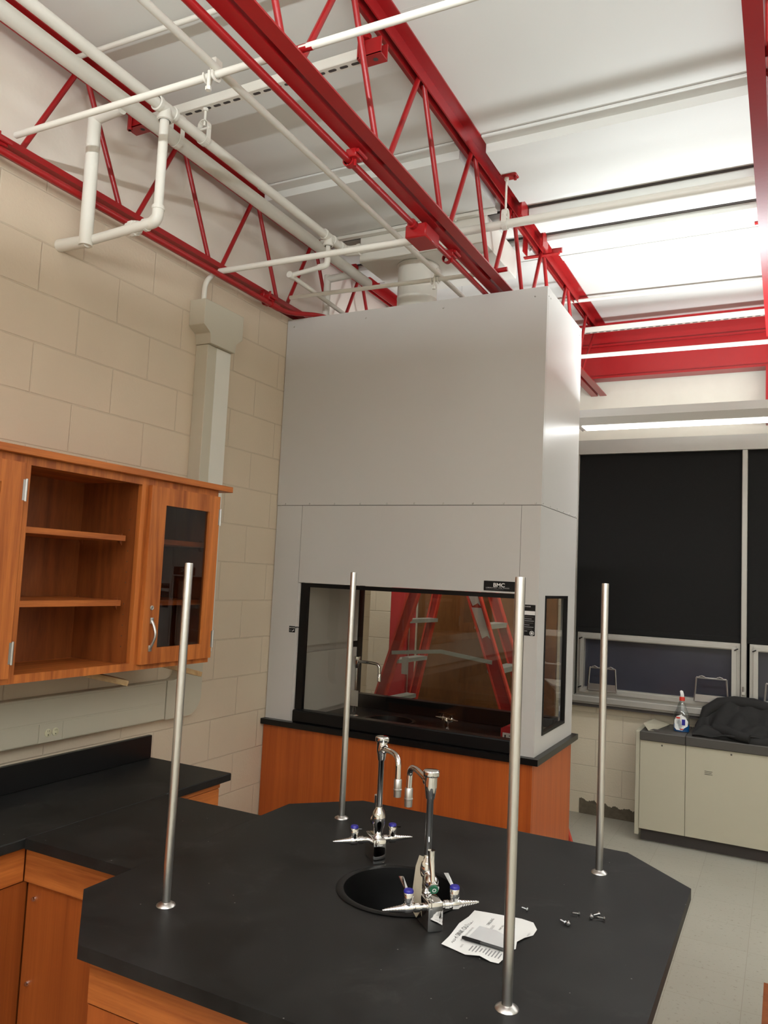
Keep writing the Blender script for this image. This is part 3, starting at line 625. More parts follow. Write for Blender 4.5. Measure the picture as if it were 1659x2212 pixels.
# interior
MB().box(.19, .205, HY + .05, HB - .05, TOPZ + .035, 1.296).box(.19, .205, HY + .05, HB - .05, 1.336, 2.02).build('left_liner', 'steel_in', h, False)
MB().box(.165, .175, HY + .05, HB - .05, TOPZ + .001, 2.02).build('left_baffle', 'steel', h, False)
MB().box(.178, HX - .02, HY + .05, HB - .05, 2.02, 2.035).build('interior_ceiling', 'steel_in', h, False)
MB().box(HX - .034, HX - .019, HY + .05, y0 - .005, TOPZ + .001, 2.02).box(HX - .034, HX - .019, y1 + .005, HB - .05, TOPZ + .001, 2.02).box(HX - .034, HX - .019, y0 - .005, y1 + .005, z1 + .005, 2.02).box(HX - .034, HX - .019, y0 - .005, y1 + .005, TOPZ + .001, z0 - .005).build('right_liner', 'steel_in', h, False)
RX0, RX1, RZ0, RZ1 = .212, 1.532, 1.006, 1.690
MB().box(.175, RX0 - .045, HB - .05, HB, TOPZ + .001, 2.02).box(RX1, HX - .0195, HB - .05, HB, TOPZ + .001, 2.02).box(RX0 - .045, RX1, HB - .05, HB, RZ1 + .03, 2.02).build('rear_panel', 'steel_in', h, False)
rf = MB().frame('y', HB - .055, HB + .004, RX0 - .045, RX1, TOPZ + .002, RZ1 + .03, .028, RZ0 - TOPZ, .03).box(RX0 - .017, RX0, HB - .055, HB + .004, RZ0, RZ1).build('rear_window_frame', 'black', h, False)
MB().quad([(RX0 - .002, HB - .028, RZ0 - .002), (RX1 - .026, HB - .028, RZ0 - .002), (RX1 - .026, HB - .028, RZ1 + .002), (RX0 - .002, HB - .028, RZ1 + .002)]).build('rear_glass', 'g_rear', rf, False)
# screws along the seams
def hs(x, y, z, d): MB().lathe([(0, .0035), (.0035, .003), (.0055, 0), (0, -.001)], (x, y, z), d, 10).build('panel_screw', 'satin', h)
for i in range(10): hs(.06 + i * 1.475 / 9.0, HY, ZS + .010, (0, -1, 0))
for i in range(6): hs(HX, HY + .03 + i * .13, ZS + .010, (1, 0, 0))
for x in (.05, .53, 1.0, 1.5): hs(x, HY, ZT - .045, (0, -1, 0))
for y in (3.50, 3.535, 4.16): hs(HX, y, ZT - .045, (1, 0, 0))
hs(.020, HY + .004, 2.155, (0, -1, 0))
rx = (PI / 2, 0, 0)
np_ = MB().box(1.282, 1.452, HY - .0025, HY + .0003, 1.701, 1.7495, .0015).build('name_plate', 'black', h, False)
text('plate_lettering', 'BMC', .0265, (1.3315, HY - .003, 1.7212), rx, 'whiteink', np_, .0007, sx=1.12)
text('plate_lettering', 'LABORATORY FUME HOODS', .0072, (1.294, HY - .003, 1.7135), rx, 'whiteink', np_, .0, spacing=1.38)
text('plate_lettering', 'FOR SAFE AND DEPENDABLE SERVICE', .0048, (1.294, HY - .003, 1.7065), rx, 'greyink', np_, .0, spacing=1.15)
wp = MB().box(1.478, 1.549, HY - .0022, HY + .0003, 1.494, 1.6425, .001).build('operating_label', 'black', h, False)
MB().box(1.4785, 1.5485, HY - .0027, HY - .0021, 1.5935, 1.6125).build('label_blank_band', 'whiteink', wp, False)
text('label_lettering', 'FUME HOOD', .0075, (1.482, HY - .0026, 1.631), rx, 'whiteink', wp, .0001)
for i, w in enumerate((.060, .050, .062, .058, .040, .060, .054, .030)):
    MB().box(1.482, 1.482 + w, HY - .0026, HY - .0021, 1.583 - i * .0098, 1.5862 - i * .0098).build('label_line', 'greyink' if i % 3 else 'radcap', wp, False)
MB().lathe([(0, .0006), (.011, .0006), (.011, 0), (0, 0)], (1.5345, HY - .0022, 1.507), (0, -1, 0), 28).build('round_emblem', 'whiteink', wp, False)
MB().lathe([(.0055, .0003), (.0085, .0003), (.0085, 0), (.0055, 0)], (1.5345, HY - .0029, 1.507), (0, -1, 0), 24).build('round_emblem_ring', 'ink', wp, False)
sp_ = MB().box(.1345, .1745, HY - .0022, HY + .0003, 1.411, 1.4455, .001).build('sash_stop_label', 'black', h, False)
text('label_lettering', 'SASH STOP', .0075, (.1375, HY - .0026, 1.434), rx, 'whiteink', sp_, .0002, sx=.95)
MB().obox((.163, HY - .0024, 1.4215), (1, 0, .8), (0, 1, 0), (-.8, 0, 1), .007, .0003, .0022).build('label_symbol', 'whiteink', sp_, False)
for i in range(2): MB().box(.1375, .153, HY - .0026, HY - .0021, 1.4235 - i * .006, 1.4255 - i * .006).build('label_line', 'greyink', sp_, False)
MB().tube([(.178, HY + .002, 1.437), (.186, HY - .012, 1.443), (.205, HY - .010, 1.443)], .0028, 8).build('sash_stop_pin', 'black', h)
# worktop of the hood with its cup sink
HSX, HSY, HSR = .60, 3.86, .135
wt = thing('hood_worktop', 'thick black resin worktop under the grey fume hood', 'worktop', (.78, 3.85, .893))
m = slab_hole(MB(), [(-0.0005 + .002, 3.437), (1.592, 3.437), (1.592, 4.235), (.002, 4.235)], (HSX, HSY), HSR, .8936, TOPZ)
m.build('worktop_slab', 'epoxy2', wt, False)
MB().box(-.03, .0015, 3.437, 3.4745, .8936, TOPZ).build('worktop_end', 'epoxy2', wt, False) if False else None
MB().lathe([(HSR - .002, -.002), (HSR + .012, .0005), (HSR + .016, .004), (HSR + .010, .007), (HSR - .004, .004), (HSR - .012, -.03), (HSR - .03, -.13), (.02, -.15), (0, -.15)], (HSX, HSY, TOPZ), (0, 0, 1), 56).build('cup_sink', 'sink', wt)
hb = thing('hood_base_cabinet', 'cherry veneered base cabinet carrying the fume hood', 'cabinet', (.78, 3.85, 0))
MB().box(.004, 1.5585, 3.466, 3.484, .10, .8934).build('front_panel', 'veneer', hb, False)
MB().box(1.5405, 1.559, 3.484, 4.215, .10, .8934).build('side_panel', 'veneer', hb, False)
MB().box(.004, 1.54, 4.197, 4.215, .10, .8934).box(.03, 1.53, 3.53, 4.19, 0, .10).build('plinth', 'radcap', hb, False)

# ------------------------------------------------------------------ lab faucets
def faucet(o, ang, lab, group, tagged=False, green=False):
    """deck faucet; local +x points away from the sink"""
    t = thing('lab_faucet', lab, 'faucet', (0, 0, 0), group)
    MB().box(-.044, .044, -.019, .019, .0004, .0675, .004, 2).build('base_block', 'chrome', t)
    rx_ = -.020
    MB().lathe([(0.012, .0675), (.014, .069), (.011, .074), (.0085, .080), (.0085, .290), (.0100, .292)], (rx_, 0, 0), (0, 0, 1), 24).build('riser_pipe', 'chrome', t)
    MB().lathe([(.0105, .286), (.0115, .290), (.0145, .312), (.0153, .318), (.0153, .338), (.0190, .3395), (.0200, .3425), (.0200, .351), (.018, .3535), (0, .3545)], (rx_, 0, 0), (0, 0, 1), 28).build('vacuum_breaker', 'chrome', t)
    pts = path([(rx_ - .014, 0, .322), (rx_ - .105, 0, .331), (rx_ - .150, 0, .325), (rx_ - .153, 0, .262)], .05, 8)
    sp = MB().tube(pts, .0076, 16).lathe([(.0115, 0), (.0125, .003), (.0125, .012), (.0105, .014)], (rx_ - .013, 0, .322), (-1, 0, .08), 16).build('spout', 'chrome', t)
    MB().lathe([(.0085, 0), (.0108, -.003), (.0108, -.026), (.0118, -.027), (.0118, -.030), (.0108, -.031), (.0102, -.048), (0, -.048)], (rx_ - .153, 0, .272), (0, 0, 1), 20).build('aerator', 'satin', sp)
    # main valve
    vb = MB().lathe([(.0095, .078), (.0125, .082), (.0185, .108), (.0195, .122), (.0165, .140), (.0105, .150), (.0095, .155)], (rx_, 0, 0), (0, 0, 1), 22)
    vb.lathe([(.0, .0), (.0125, .002), (.0145, .022), (.0165, .030), (.0165, .040), (.012, .046), (0, .047)], (rx_ + .006, 0, .114), (1, -.12, -.30), 20).build('main_valve', 'chrome', t)
    d = Vector((1, -.12, -.30)).normalized(); hc = Vector((rx_ + .006, 0, .114)) + d * .050
    lv = MB(); upv = Vector((.12, .0, 1)).normalized()
    lv.lathe([(0, -.008), (.0125, -.006), (.0135, .006), (.010, .008), (0, .008)], hc, d, 18)
    lv.tube([hc, hc + upv * .028 + Vector((-.010, 0, 0)), hc + upv * .055 + Vector((-.022, 0, 0)), hc + upv * .078 + Vector((-.026, 0, 0))], [.007, .006, .0085, .0095], 12)
    lv_ = lv.build('lever_handle', 'chrome', t)
    if green: 
        g = MB().lathe([(0, .0), (.0105, 0), (.0105, .004), (0, .0045)], hc + d * .008, d, 20).build('index_button', 'green', t)
        MB().lathe([(.003, 0), (.0048, 0), (.0048, .0004), (.003, .0004)], hc + d * .0128, d, 12).build('index_mark', 'whiteink', g)
    if tagged:
        MB().prism([(rx_ - .012, -.026, .125), (rx_ - .006, -.020, .152), (rx_ + .004, -.014, .152), (rx_ + .014, -.020, .03), (rx_ + .004, -.026, .012), (rx_ - .016, -.034, .03)], (.0004, .0012, 0)).build('paper_tag', 'tag', t, False)
    # side needle valves with serrated hose ends
    for s in (-1, 1):
        nx = .024 if not green else .014
        n = MB(); n.lathe([(.0085, 0), (.0085, .012), (.011, .013), (.011, .024), (.009, .026), (.009, .030), (.0125, .032), (.0125, .048), (.0095, .052)], (nx, s * .0185, .048), (0, s, 0), 18)
        n.lathe([(.010, 0), (.010, .018), (.0125, .020), (.0125, .038), (.0115, .040)], (nx, s * .0585, .044), (0, 0, 1), 18)
        n.build('side_valve', 'chrome', t)
        hp = [(.0095, 0)]
        for i in range(7): r_ = .0092 - i * .00085; hp += [(r_, .002 + i * .0068), (r_ - .0020, .0078 + i * .0068)]
        hp += [(.0022, .052), (0, .0525)]
        MB().lathe(hp, (nx, s * .0700, .048), (0, s, 0), 18).build('hose_end', 'chrome', t)
        k = MB().lathe([(.0118, 0), (.0118, .004), (.010, .0065), (0, .007)], (nx, s * .0585, .084), (0, 0, 1), 20).build('index_cap', 'blue', t)
        MB().prism([(nx - .008, s * .0585 - .004, .080), (nx - .008, s * .0585 + .004, .080), (nx - .055, s * .0585 + .0055, .097), (nx - .058, s * .0585 - .0055, .097)], (0, 0, .0025)).build('small_lever', 'chrome', t)
    t.location = o; t.rotation_euler = (0, 0, ang); WORLD[t.name] = Matrix.Translation(o) @ Matrix.Rotation(ang, 4, 'Z')
    return t
SX, SY = 1.7225, 1.705
a_ = math.atan2(1, -1)
faucet((SX - .228 * .7071, SY + .228 * .7071, TOPZ), a_, 'chrome lab faucet on the far side of the island sink with two serrated outlets', 'chrome island faucets')
faucet((SX + .207 * .7071, SY - .207 * .7071, TOPZ), a_ - PI, 'chrome lab faucet with a green button and beige tag, near side of the sink', 'chrome island faucets', True, True)
# faucet and gas turret inside the hood
t = thing('hood_faucet', 'slim chrome gooseneck faucet standing inside the fume hood with a grey tag', 'faucet', (.372, 3.85, TOPZ))
MB().lathe([(.026, .0), (.026, .006), (.012, .010), (.010, .05)], (.372, 3.85, TOPZ + .0002), (0, 0, 1), 20).build('deck_flange', 'chrome', t)
MB().lathe([(.009, .01), (.009, .28), (.013, .285), (.019, .31), (.019, .335), (.022, .336), (.022, .346), (0, .35)], (.372, 3.85, TOPZ), (0, 0, 1), 20).build('riser_pipe', 'chrome', t)
MB().tube(path([(.378, 3.85, 1.243), (.47, 3.845, 1.243), (.525, 3.845, 1.238), (.528, 3.845, 1.178)], .05, 8), .009, 14).build('spout', 'chrome', t)
MB().lathe([(.0095, 0), (.012, -.004), (.012, -.045), (0, -.045)], (.528, 3.845, 1.185), (0, 0, 1), 16).build('aerator', 'chrome', t)
MB().box(.352, .402, 3.832, 3.834, .985, 1.075).build('paper_tag', 'sticker', t, False)
t = thing('gas_turret', 'small chrome gas turret with pointed hose ends inside the fume hood', 'gas tap', (.965, 3.83, TOPZ))
MB().lathe([(.020, .0003), (.020, .004), (.016, .008), (.014, .055), (.012, .065), (0, .066)], (.965, 3.83, TOPZ), (0, 0, 1), 18).build('turret_body', 'chrome', t)
for s in (-1, 1):
    MB().lathe([(.009, 0), (.009, .025), (.0125, .026), (.0125, .04), (.008, .042), (.003, .08), (0, .081)], (.965, 3.83, TOPZ + .060), (s * .9, -s * .3, 0), 14).build('hose_end', 'chrome', t)
    MB().cyl((.965 + s * .03, 3.83 - s * .01, TOPZ + .065), (.965 + s * .03, 3.83 - s * .01, TOPZ + .085), .009, n=12).build('valve_cap', 'chrome', t)
    MB().obox((.965 + s * .03, 3.83 - s * .01, TOPZ + .088), (1, .4, 0), (-.4, 1, 0), (0, 0, 1), .022, .005, .0025).build('valve_lever', 'chrome', t)
t = thing('carton', 'small red carton with a white printed panel inside the hood at right', 'box', (1.36, 3.76, TOPZ))
MB().prism([(1.305, 3.745, TOPZ + .0005), (1.425, 3.745, TOPZ + .0005), (1.425, 3.745, TOPZ + .062), (1.411, 3.745, TOPZ + .080), (1.330, 3.745, TOPZ + .080), (1.305, 3.745, TOPZ + .066)], (0, .10, 0)).build('carton_body', 'redbox', t, False)
p_ = MB().box(1.316, 1.423, 3.7438, 3.7449, TOPZ + .002, TOPZ + .046).build('printed_panel', 'paper', t, False)
MB().box(1.326, 1.334, 3.7432, 3.7438, TOPZ + .018, TOPZ + .036).box(1.350, 1.39, 3.7432, 3.7438, TOPZ + .03, TOPZ + .034).box(1.350, 1.40, 3.7432, 3.7438, TOPZ + .016, TOPZ + .020).build('panel_print', 'ink', p_, False)
MB().box(1.355, 1.385, 3.775, 3.81, TOPZ + .0805, TOPZ + .092, .003).build('carton_tab', 'paper', t, False)

# ------------------------------------------------------------------ island, benches
ip = [(1.054, 1.258), (1.272, 1.049), (2.178, 1.049), (2.391, 1.255), (2.391, 2.170), (2.186, 2.370), (1.247, 2.366), (1.054, 2.172)]
iw = thing('island_worktop', 'black eight-sided resin worktop with a round sink in its middle', 'worktop', (SX, SY, .893))
slab_hole(MB(), ip[::-1] and ip, (SX, SY), .152, .8936, TOPZ).build('worktop_slab', 'epoxy', iw, False)
MB().lathe([(.150, -.0005), (.164, .0004), (.169, .0030), (.160, .0052), (.149, .0030), (.143, -.03), (.132, -.150), (.118, -.170), (.03, -.178), (0, -.178)], (SX, SY, TOPZ), (0, 0, 1), 72).build('round_sink', 'sink', iw)
ic = thing('island_cabinet', 'oak base cabinet below the eight-sided worktop', 'cabinet', (SX, SY, 0))
MB().box(1.258, 2.195, 1.112, 2.27, .10, .68).build('carcass', 'panel', ic, False)
MB().box(1.30, 2.15, 1.17, 2.22, 0, .10).build('plinth', 'radcap', ic, False)
MB().box(1.262, 2.19, 1.094, 1.112, .780, .886, .003).build('top_rail', 'rail', ic, False)
MB().box(1.262, 2.19, 1.100, 1.112, .12, .776).build('front_panel', 'panel', ic, False)
MB().box(1.258, 1.276, 1.113, 2.27, .68, .8934).box(2.177, 2.195, 1.113, 2.27, .68, .8934).box(1.276, 2.177, 2.252, 2.27, .68, .8934).build('side_panel', 'panel', ic, False)
MB().box(1.243, 1.2572, 1.118, 1.136, .862, .8934).build('corner_bracket', 'satin', ic, False)
lw = tag(MB().box(.6295, 1.0535, 1.420, 2.005, .8936, TOPZ).build('link_worktop', 'epoxy', None, False), 'black worktop bridging the wall bench and the island', 'worktop')
lc = thing('link_cabinet', 'oak panelled cabinet below the bridging worktop at lower left', 'cabinet', (.92, 1.7, 0))
MB().box(.603, 1.2565, 1.466, 1.484, .10, .8934).build('front_panel', 'panel', lc, False)
MB().box(.603, 1.2565, 1.448, 1.466, .787, .8930, .002).build('top_rail', 'rail', lc, False)
MB().box(.603, 1.2565, 1.962, 1.98, .10, .8934).build('back_panel', 'panel', lc, False)
MB().box(.63, 1.24, 1.50, 1.95, 0, .10).build('plinth', 'radcap', lc, False)
for z in (.738, .497): MB().lathe([(0, .009), (.006, .008), (.008, .003), (.008, 0), (0, 0)], (.634, 1.466, z), (0, -1, 0), 12).build('panel_screw', 'chrome', lc)
bw = thing('bench_worktop', 'black wall bench worktop with an upstand along the block wall', 'worktop', (.41, .8, .893))
MB().box(.19, .629, -2.6, 2.386, .8936, TOPZ, .003).build('worktop_slab', 'epoxy', bw, False)
MB().box(.185, .206, -2.6, 2.372, TOPZ + .0003, 1.0205, .002).build('backsplash', 'epoxy2', bw, False)
bc = thing('bench_cabinet', 'oak base cabinet under the wall bench with a drawer showing past the island', 'cabinet', (.40, .8, 0))
MB().box(.20, .583, -2.55, 2.355, .10, .8934).build('carcass', 'panel', bc, False)
MB().box(.24, .55, -2.5, 2.33, 0, .10).build('plinth', 'radcap', bc, False)
MB().box(.583, .602, -2.55, 1.447, .787, .8930, .002).box(.583, .602, 1.985, 2.352, .868, .8930, .002).build('top_rail', 'oakh', bc, False)
MB().box(.583, .597, -2.55, 1.465, .12, .783).build('front_panel', 'panel', bc, False)
dr = MB().box(.583, .602, 1.99, 2.348, .70, .866, .003).build('drawer', 'oakh', bc, False)
MB().tube(path([(.602, 2.24, .80), (.628, 2.245, .80), (.628, 2.315, .80), (.602, 2.32, .80)], .02), .005, 10).build('pull_handle', 'chrome', dr)
MB().box(.583, .602, 1.99, 2.348, .12, .696, .003).build('door', 'panel', bc, False)
# support rods
rodp = [((1.2878, 1.2995), 'near left corner'), ((1.2878, 2.1415), 'far left corner'), ((2.146, 1.3075), 'near right corner, beside the paper'), ((2.146, 2.1425), 'far right corner')]
first = None
for (x, y), w in rodp:
    lab = f'brushed metal upright rod at the {w} of the black island'
    if first is None:
        first = thing('support_rod', lab, 'rod', (x, y, TOPZ), 'upright rods on the island')
        MB().lathe([(0, 0), (.0105, 0), (.0105, .824), (.0098, .8275), (0, .828)], (x, y, TOPZ + .002), (0, 0, 1), 28).build('rod_shaft', 'rod', first)
        MB().lathe([(.0106, .0085), (.013, .008), (.0225, .0025), (.0235, .0003), (.0106, .0003)], (x, y, TOPZ), (0, 0, 1), 32).build('floor_flange', 'rod', first)
    else:
        c = copy_tree(first); c.location = (x, y, TOPZ); c['label'] = lab
for o in bpy.data.objects:
    if o.name.startswith('floor_flange'): o.name = 'foot_flange'
# loose screws
scr = None
for x, y, a, lab in [(2.040, 1.765, -.3, 'single dark screw lying just right of the near right rod'), (2.158, 1.809, .25, 'dark screw lying alone between the pair and the trio'),
                (2.142, 1.746, -.55, 'left one of the two screws lying nearest the camera'), (2.156, 1.746, -1.35, 'upright-lying right one of the two screws nearest the camera'),
                (2.195, 1.818, -1.3, 'leftmost screw of the trio near the far right rod'), (2.204, 1.832, 1.0, 'middle screw of the trio near the far right rod'), (2.217, 1.819, .1, 'rightmost screw of the trio near the far right rod')]:
    if scr is None:
        m = MB(); m.lathe([(0, -.0115), (.0030, -.0112), (.0052, -.009), (.0028, -.0070), (.0023, -.0065)] + [q for i in range(7) for q in ((.0024, -.006 + i * .002), (.0018, -.005 + i * .002))] + [(0, .0115)], (0, 0, .0052), (1, 0, 0), 12)
        scr = tag(m.build('screw', 'screw'), lab, 'screw', 'loose screws on the island worktop'); o = scr
    else: o = scr.copy(); C.objects.link(o)
    o.location = (x, y, TOPZ + .0004); o.rotation_euler = (0, 0, a + PI); o['label'] = lab
# paper, card, pen
ol = [(1.936, 1.690), (1.965, 1.692), (2.010, 1.706), (2.050, 1.712), (2.083, 1.700), (2.100, 1.672), (2.100, 1.640), (2.088, 1.610), (2.079, 1.582), (2.086, 1.552), (2.079, 1.535), (2.082, 1.508), (2.075, 1.466), (2.058, 1.463), (2.030, 1.470), (2.000, 1.462), (1.965, 1.474), (1.937, 1.476), (1.937, 1.520), (1.934, 1.545), (1.931, 1.600), (1.938, 1.645)]
pm = MB(); bm = pm.bm; ctr = Vector((2.008, 1.585, TOPZ + .0012)); rings = []
for k in range(9):
    f = k / 8
    rings.append([bm.verts.new((ctr.x + (x - ctr.x) * f, ctr.y + (y - ctr.y) * f, TOPZ + .0010 + .0030 * f ** 6 * (1 + math.sin(i * 1.9)) * .6)) for i, (x, y) in enumerate(ol)] if k else [bm.verts.new(ctr)])
for A, B in zip(rings, rings[1:]):
    for i in range(len(ol)):
        j = (i + 1) % len(ol)
        if len(A) == 1: bm.faces.new((A[0], B[i], B[j]))
        else: bm.faces.new((A[i], B[i], B[j], A[j]))
pap = tag(pm.build('paper_sheet', 'paper'), 'creased white printed sheet lying on the island beside the near right rod', 'paper')
rz = (0, 0, PI / 2); zt = TOPZ + .0019
text('heading_print', '903-R SINK OUTLET', .0165, (1.9555, 1.497, zt), rz, 'ink', pap, .0, sx=.95)
text('subheading_print', 'INSTALLATION NOTES FOR', .0062, (1.9685, 1.522, zt), rz, 'greyink', pap)
text('print_line', 'DRILLING', .0095, (1.994, 1.632, zt), rz, 'ink', pap); text('print_line', 'HOLES', .0085, (2.008, 1.612, zt), rz, 'greyink', pap)
for i in range(3): text('print_line', ('PART NO', 'FLANGE NUT', 'WASHER')[i], .0068, (2.026 + i * .013, 1.622 + .004 * i, zt), rz, 'ink', pap)
text('print_line', 'PAGE 1', .006, (2.092, 1.628, zt), rz, 'greyink', pap)
for i in range(10): MB().box(1.998 + i * .0075, 2.0008 + i * .0075, 1.486, 1.512 + .004 * (i % 3), zt - .0002, zt).build('small_print', 'greyink', pap, False)
text('print_line', 'NOTE', .006, (1.980, 1.490, zt), rz, 'greyink', pap)
cdm = tag(MB().prism([(1.9755, 1.530, TOPZ + .0022), (2.064, 1.530, TOPZ + .0022), (2.064, 1.590, TOPZ + .0022), (2.018, 1.613, TOPZ + .0022), (1.9775, 1.613, TOPZ + .0022)], (0, 0, .0012)).build('plastic_sleeve', 'card', None, False), 'small grey plastic sleeve lying on the printed sheet behind the pen', 'plastic sleeve')
p = thing('pen', 'black pen lying across the printed sheet', 'pen', (2.017, 1.5235, TOPZ + .0065))
A_, B_ = Vector((1.968, 1.5255, TOPZ + .0075)), Vector((2.069, 1.519, TOPZ + .0075)); dd = B_ - A_
MB().tube([A_, A_ + dd * .06, A_ + dd * .45], [.0032, .0042, .0042], 14).build('pen_cap', 'black', p)
MB().tube([A_ + dd * .45, A_ + dd * .98, B_], [.0038, .0038, .0025], 14).build('pen_barrel', 'ink', p)
MB().tube([A_ + Vector((.004, .006, 0)), A_ + dd * .5 + Vector((0, .006, 0))], .0013, 8).build('pen_clip', 'black', p)

# ------------------------------------------------------------------ wall cabinets
FX = .345; CZ0, CZ1 = 1.331, 2.093
def wall_cab(ya, yb, lab, front, first_half=False):
    t = thing('wall_cabinet', lab, 'cabinet', (.17, (ya + yb) / 2, CZ0), 'oak wall cabinets')
    MB().box(.012, FX - .02, ya, ya + .017, CZ0, CZ1).build('side_panel', 'ply', t, False)
    MB().box(.012, FX - .02, yb - .017, yb, CZ0, CZ1).build('side_panel', 'ply', t, False)
    MB().box(.006, .012, ya, yb, CZ0, CZ1).build('back_panel', 'ply', t, False)
    MB().box(.012, FX - .02, ya + .017, yb - .017, CZ0, CZ0 + .022).build('bottom_board', 'oakh', t, False)
    MB().box(.012, FX - .02, ya + .017, yb - .017, CZ1 - .020, CZ1).build('top_board', 'oakh', t, False)
    return t
def frame_face(t, ya, yb, sl, sr_):
    MB().box(FX - .0195, FX, ya, ya + sl, CZ0, CZ1).box(FX - .0195, FX, yb - sr_, yb, CZ0, CZ1).box(FX - .0195, FX, ya + sl, yb - sr_, CZ0, 1.360).box(FX - .0195, FX, ya + sl, yb - sr_, 2.064, CZ1).build('face_frame', 'oak', t, False)
def shelf(t, ya, yb, z, xf=.315):
    s = MB().box(.014, xf, ya, yb, z - .022, z, .001).build('shelf', 'oakh', t, False)
    for y in (yb + .006,):
        for x in (.275, .06): MB().prism([(x, y, z - .040), (x, y, z + .008), (x, y - .003, z + .008), (x, y - .012, z - .0225)], (.014, 0, 0)).build('shelf_clip', 'ply', s, False)
c1 = wall_cab(1.535, 2.092, 'open oak wall cabinet with two shelves and no door, middle of the row', 0)
frame_face(c1, 1.535, 2.092, .018, .024)
shelf(c1, 1.554, 2.030, 1.857); shelf(c1, 1.554, 2.030, 1.604)
for i in range(14):
    if i not in (5, 10): MB().cyl((.285, 2.0745, 1.42 + i * .042), (.285, 2.0760, 1.42 + i * .042), .0022, n=8).build('shelf_pin_hole', 'gap', c1, False)
def cab_door(t, ya, yb, ga, gb, hinge_y, hdl_y, side):
    d = MB(); X = FX + .001
    d.box(X, X + .019, ya, ga, 1.353, 2.066).box(X, X + .019, gb, yb, 1.353, 2.066).box(X, X + .019, ga, gb, 1.353, 1.416).box(X, X + .019, ga, gb, 1.993, 2.066)
    D = d.build('door', 'oak', t, False)
    MB().quad([(X + .008, ga - .001, 1.415), (X + .008, gb + .001, 1.415), (X + .008, gb + .001, 1.994), (X + .008, ga - .001, 1.994)]).build('door_glass', 'g_cab', D, False)
    for z in (1.435, 1.975):
        MB().box(X + .0192, X + .0205, hinge_y - .007, hinge_y + .005, z - .035, z + .035).cyl((X + .020, hinge_y + .006 * side, z - .038), (X + .020, hinge_y + .006 * side, z + .038), .0045, n=10).build('hinge', 'satin', D)
    if hdl_y:
        MB().tube(path([(X + .020, hdl_y, 1.415), (X + .030, hdl_y + .002, 1.432), (X + .044, hdl_y + .004, 1.470), (X + .030, hdl_y + .002, 1.508), (X + .020, hdl_y, 1.525)], .05, 8), .0062, 12).obox((X + .021, hdl_y, 1.415), (1, 0, 0), (0, 1, 0), (0, 0, 1), .002, .009, .012, .001).obox((X + .021, hdl_y, 1.525), (1, 0, 0), (0, 1, 0), (0, 0, 1), .002, .009, .012, .001).build('pull_handle', 'satin', D)
        MB().lathe([(0, .004), (.004, .004), (.0045, .002), (.0075, .004), (.0095, .003), (.0095, 0), (0, 0)], (X + .019, hdl_y - .004, 1.576), (1, 0, 0), 20).build('cam_lock', 'satin', D)
c2 = wall_cab(2.0925, 2.535, 'glass-doored oak wall cabinet nearest the fume hood', 0)
frame_face(c2, 2.0925, 2.535, .020, .020)
shelf(c2, 2.112, 2.505, 1.857); shelf(c2, 2.112, 2.505, 1.604)
cab_door(c2, 2.103, 2.527, 2.190, 2.460, 2.527, 2.150, 1)
c3 = wall_cab(.70, 1.5345, 'oak wall cabinet cut off at the left photo edge, hinges on its door', 0)
frame_face(c3, .70, 1.5345, .020, .020)
shelf(c3, .72, 1.51, 1.857); shelf(c3, .72, 1.51, 1.604)
cab_door(c3, 1.12, 1.518, 1.20, 1.432, 1.518, None, 1)
tag(MB().box(.002, .372, .66, 2.604, CZ1 + .0005, CZ1 + .0265, .002).build('cornice_board', 'oakh', None, False), 'flat oak top board running over the row of wall cabinets', 'board')['kind'] = 'thing'
# boxes reflected and seen dimly behind the cabinet glass stay out; shims under the cabinets
tag(MB().obox((.17, 2.085, 1.290), (.55, 1, -.28), (-1, .5, 0), (0, .28, 1), .11, .036, .011, .001).build('wood_shim', 'pale'), 'pale wood shim sticking out below the open cabinet', 'wood block', 'wood shims under the wall cabinets')
tag(MB().obox((.17, 2.535, 1.288), (.25, 1, -.28), (-1, .2, 0), (0, .28, 1), .12, .032, .011, .001).build('wood_shim', 'pale'), 'pale wood shim sticking out below the glass-doored cabinet', 'wood block', 'wood shims under the wall cabinets')
# raceways
rw = thing('wall_raceway', 'two-compartment beige metal raceway on the block wall above the bench', 'raceway', (.03, 1, 1.03))
MB().box(.0005, .048, -2.7, 2.612, 1.033, 1.2125, .003).build('channel', 'race', rw, False)
MB().box(.0482, .0505, -2.7, 2.606, 1.115, 1.204, .0008).box(.0482, .0505, -2.7, 1.915, 1.038, 1.108, .0008).box(.0482, .0505, 2.030, 2.606, 1.038, 1.108, .0008).build('cover_plate', 'race', rw, False)
op = MB().box(.0482, .0515, 1.917, 2.028, 1.036, 1.109, .0008).build('outlet_plate', 'race', rw, False)
for y in (1.958, 1.987 + .006):
    rc = MB().lathe([(0, .0035), (.0135, .0035), (.0155, .002), (.0155, 0), (0, 0)], (.0514, y, 1.0725), (1, 0, 0), 24).build('receptacle', 'recept', op)
    MB().box(.0549, .0552, y - .0045, y - .003, 1.076, 1.083).box(.0549, .0552, y + .003, y + .0045, 1.076, 1.083).box(.0549, .0552, y - .002, y + .002, 1.0625, 1.067).build('socket_slot', 'ink', rc, False)
el = MB().prism([(.0005, 2.613, 1.033), (.0005, 2.76, 1.033)] + arc((.0005, 2.76, 1.128), (0, 1, 0), (0, 0, 1), .095, -PI / 2, 0, 8) + [(.0005, 2.855, 1.33), (.0005, 2.700, 1.33), (.0005, 2.700, 1.262)] + arc((.0005, 2.65, 1.262), (0, 1, 0), (0, 0, 1), .050, 0, -PI / 2, 6) + [(.0005, 2.613, 1.212)], (.052, 0, 0)).build('corner_elbow', 'race', rw, False)
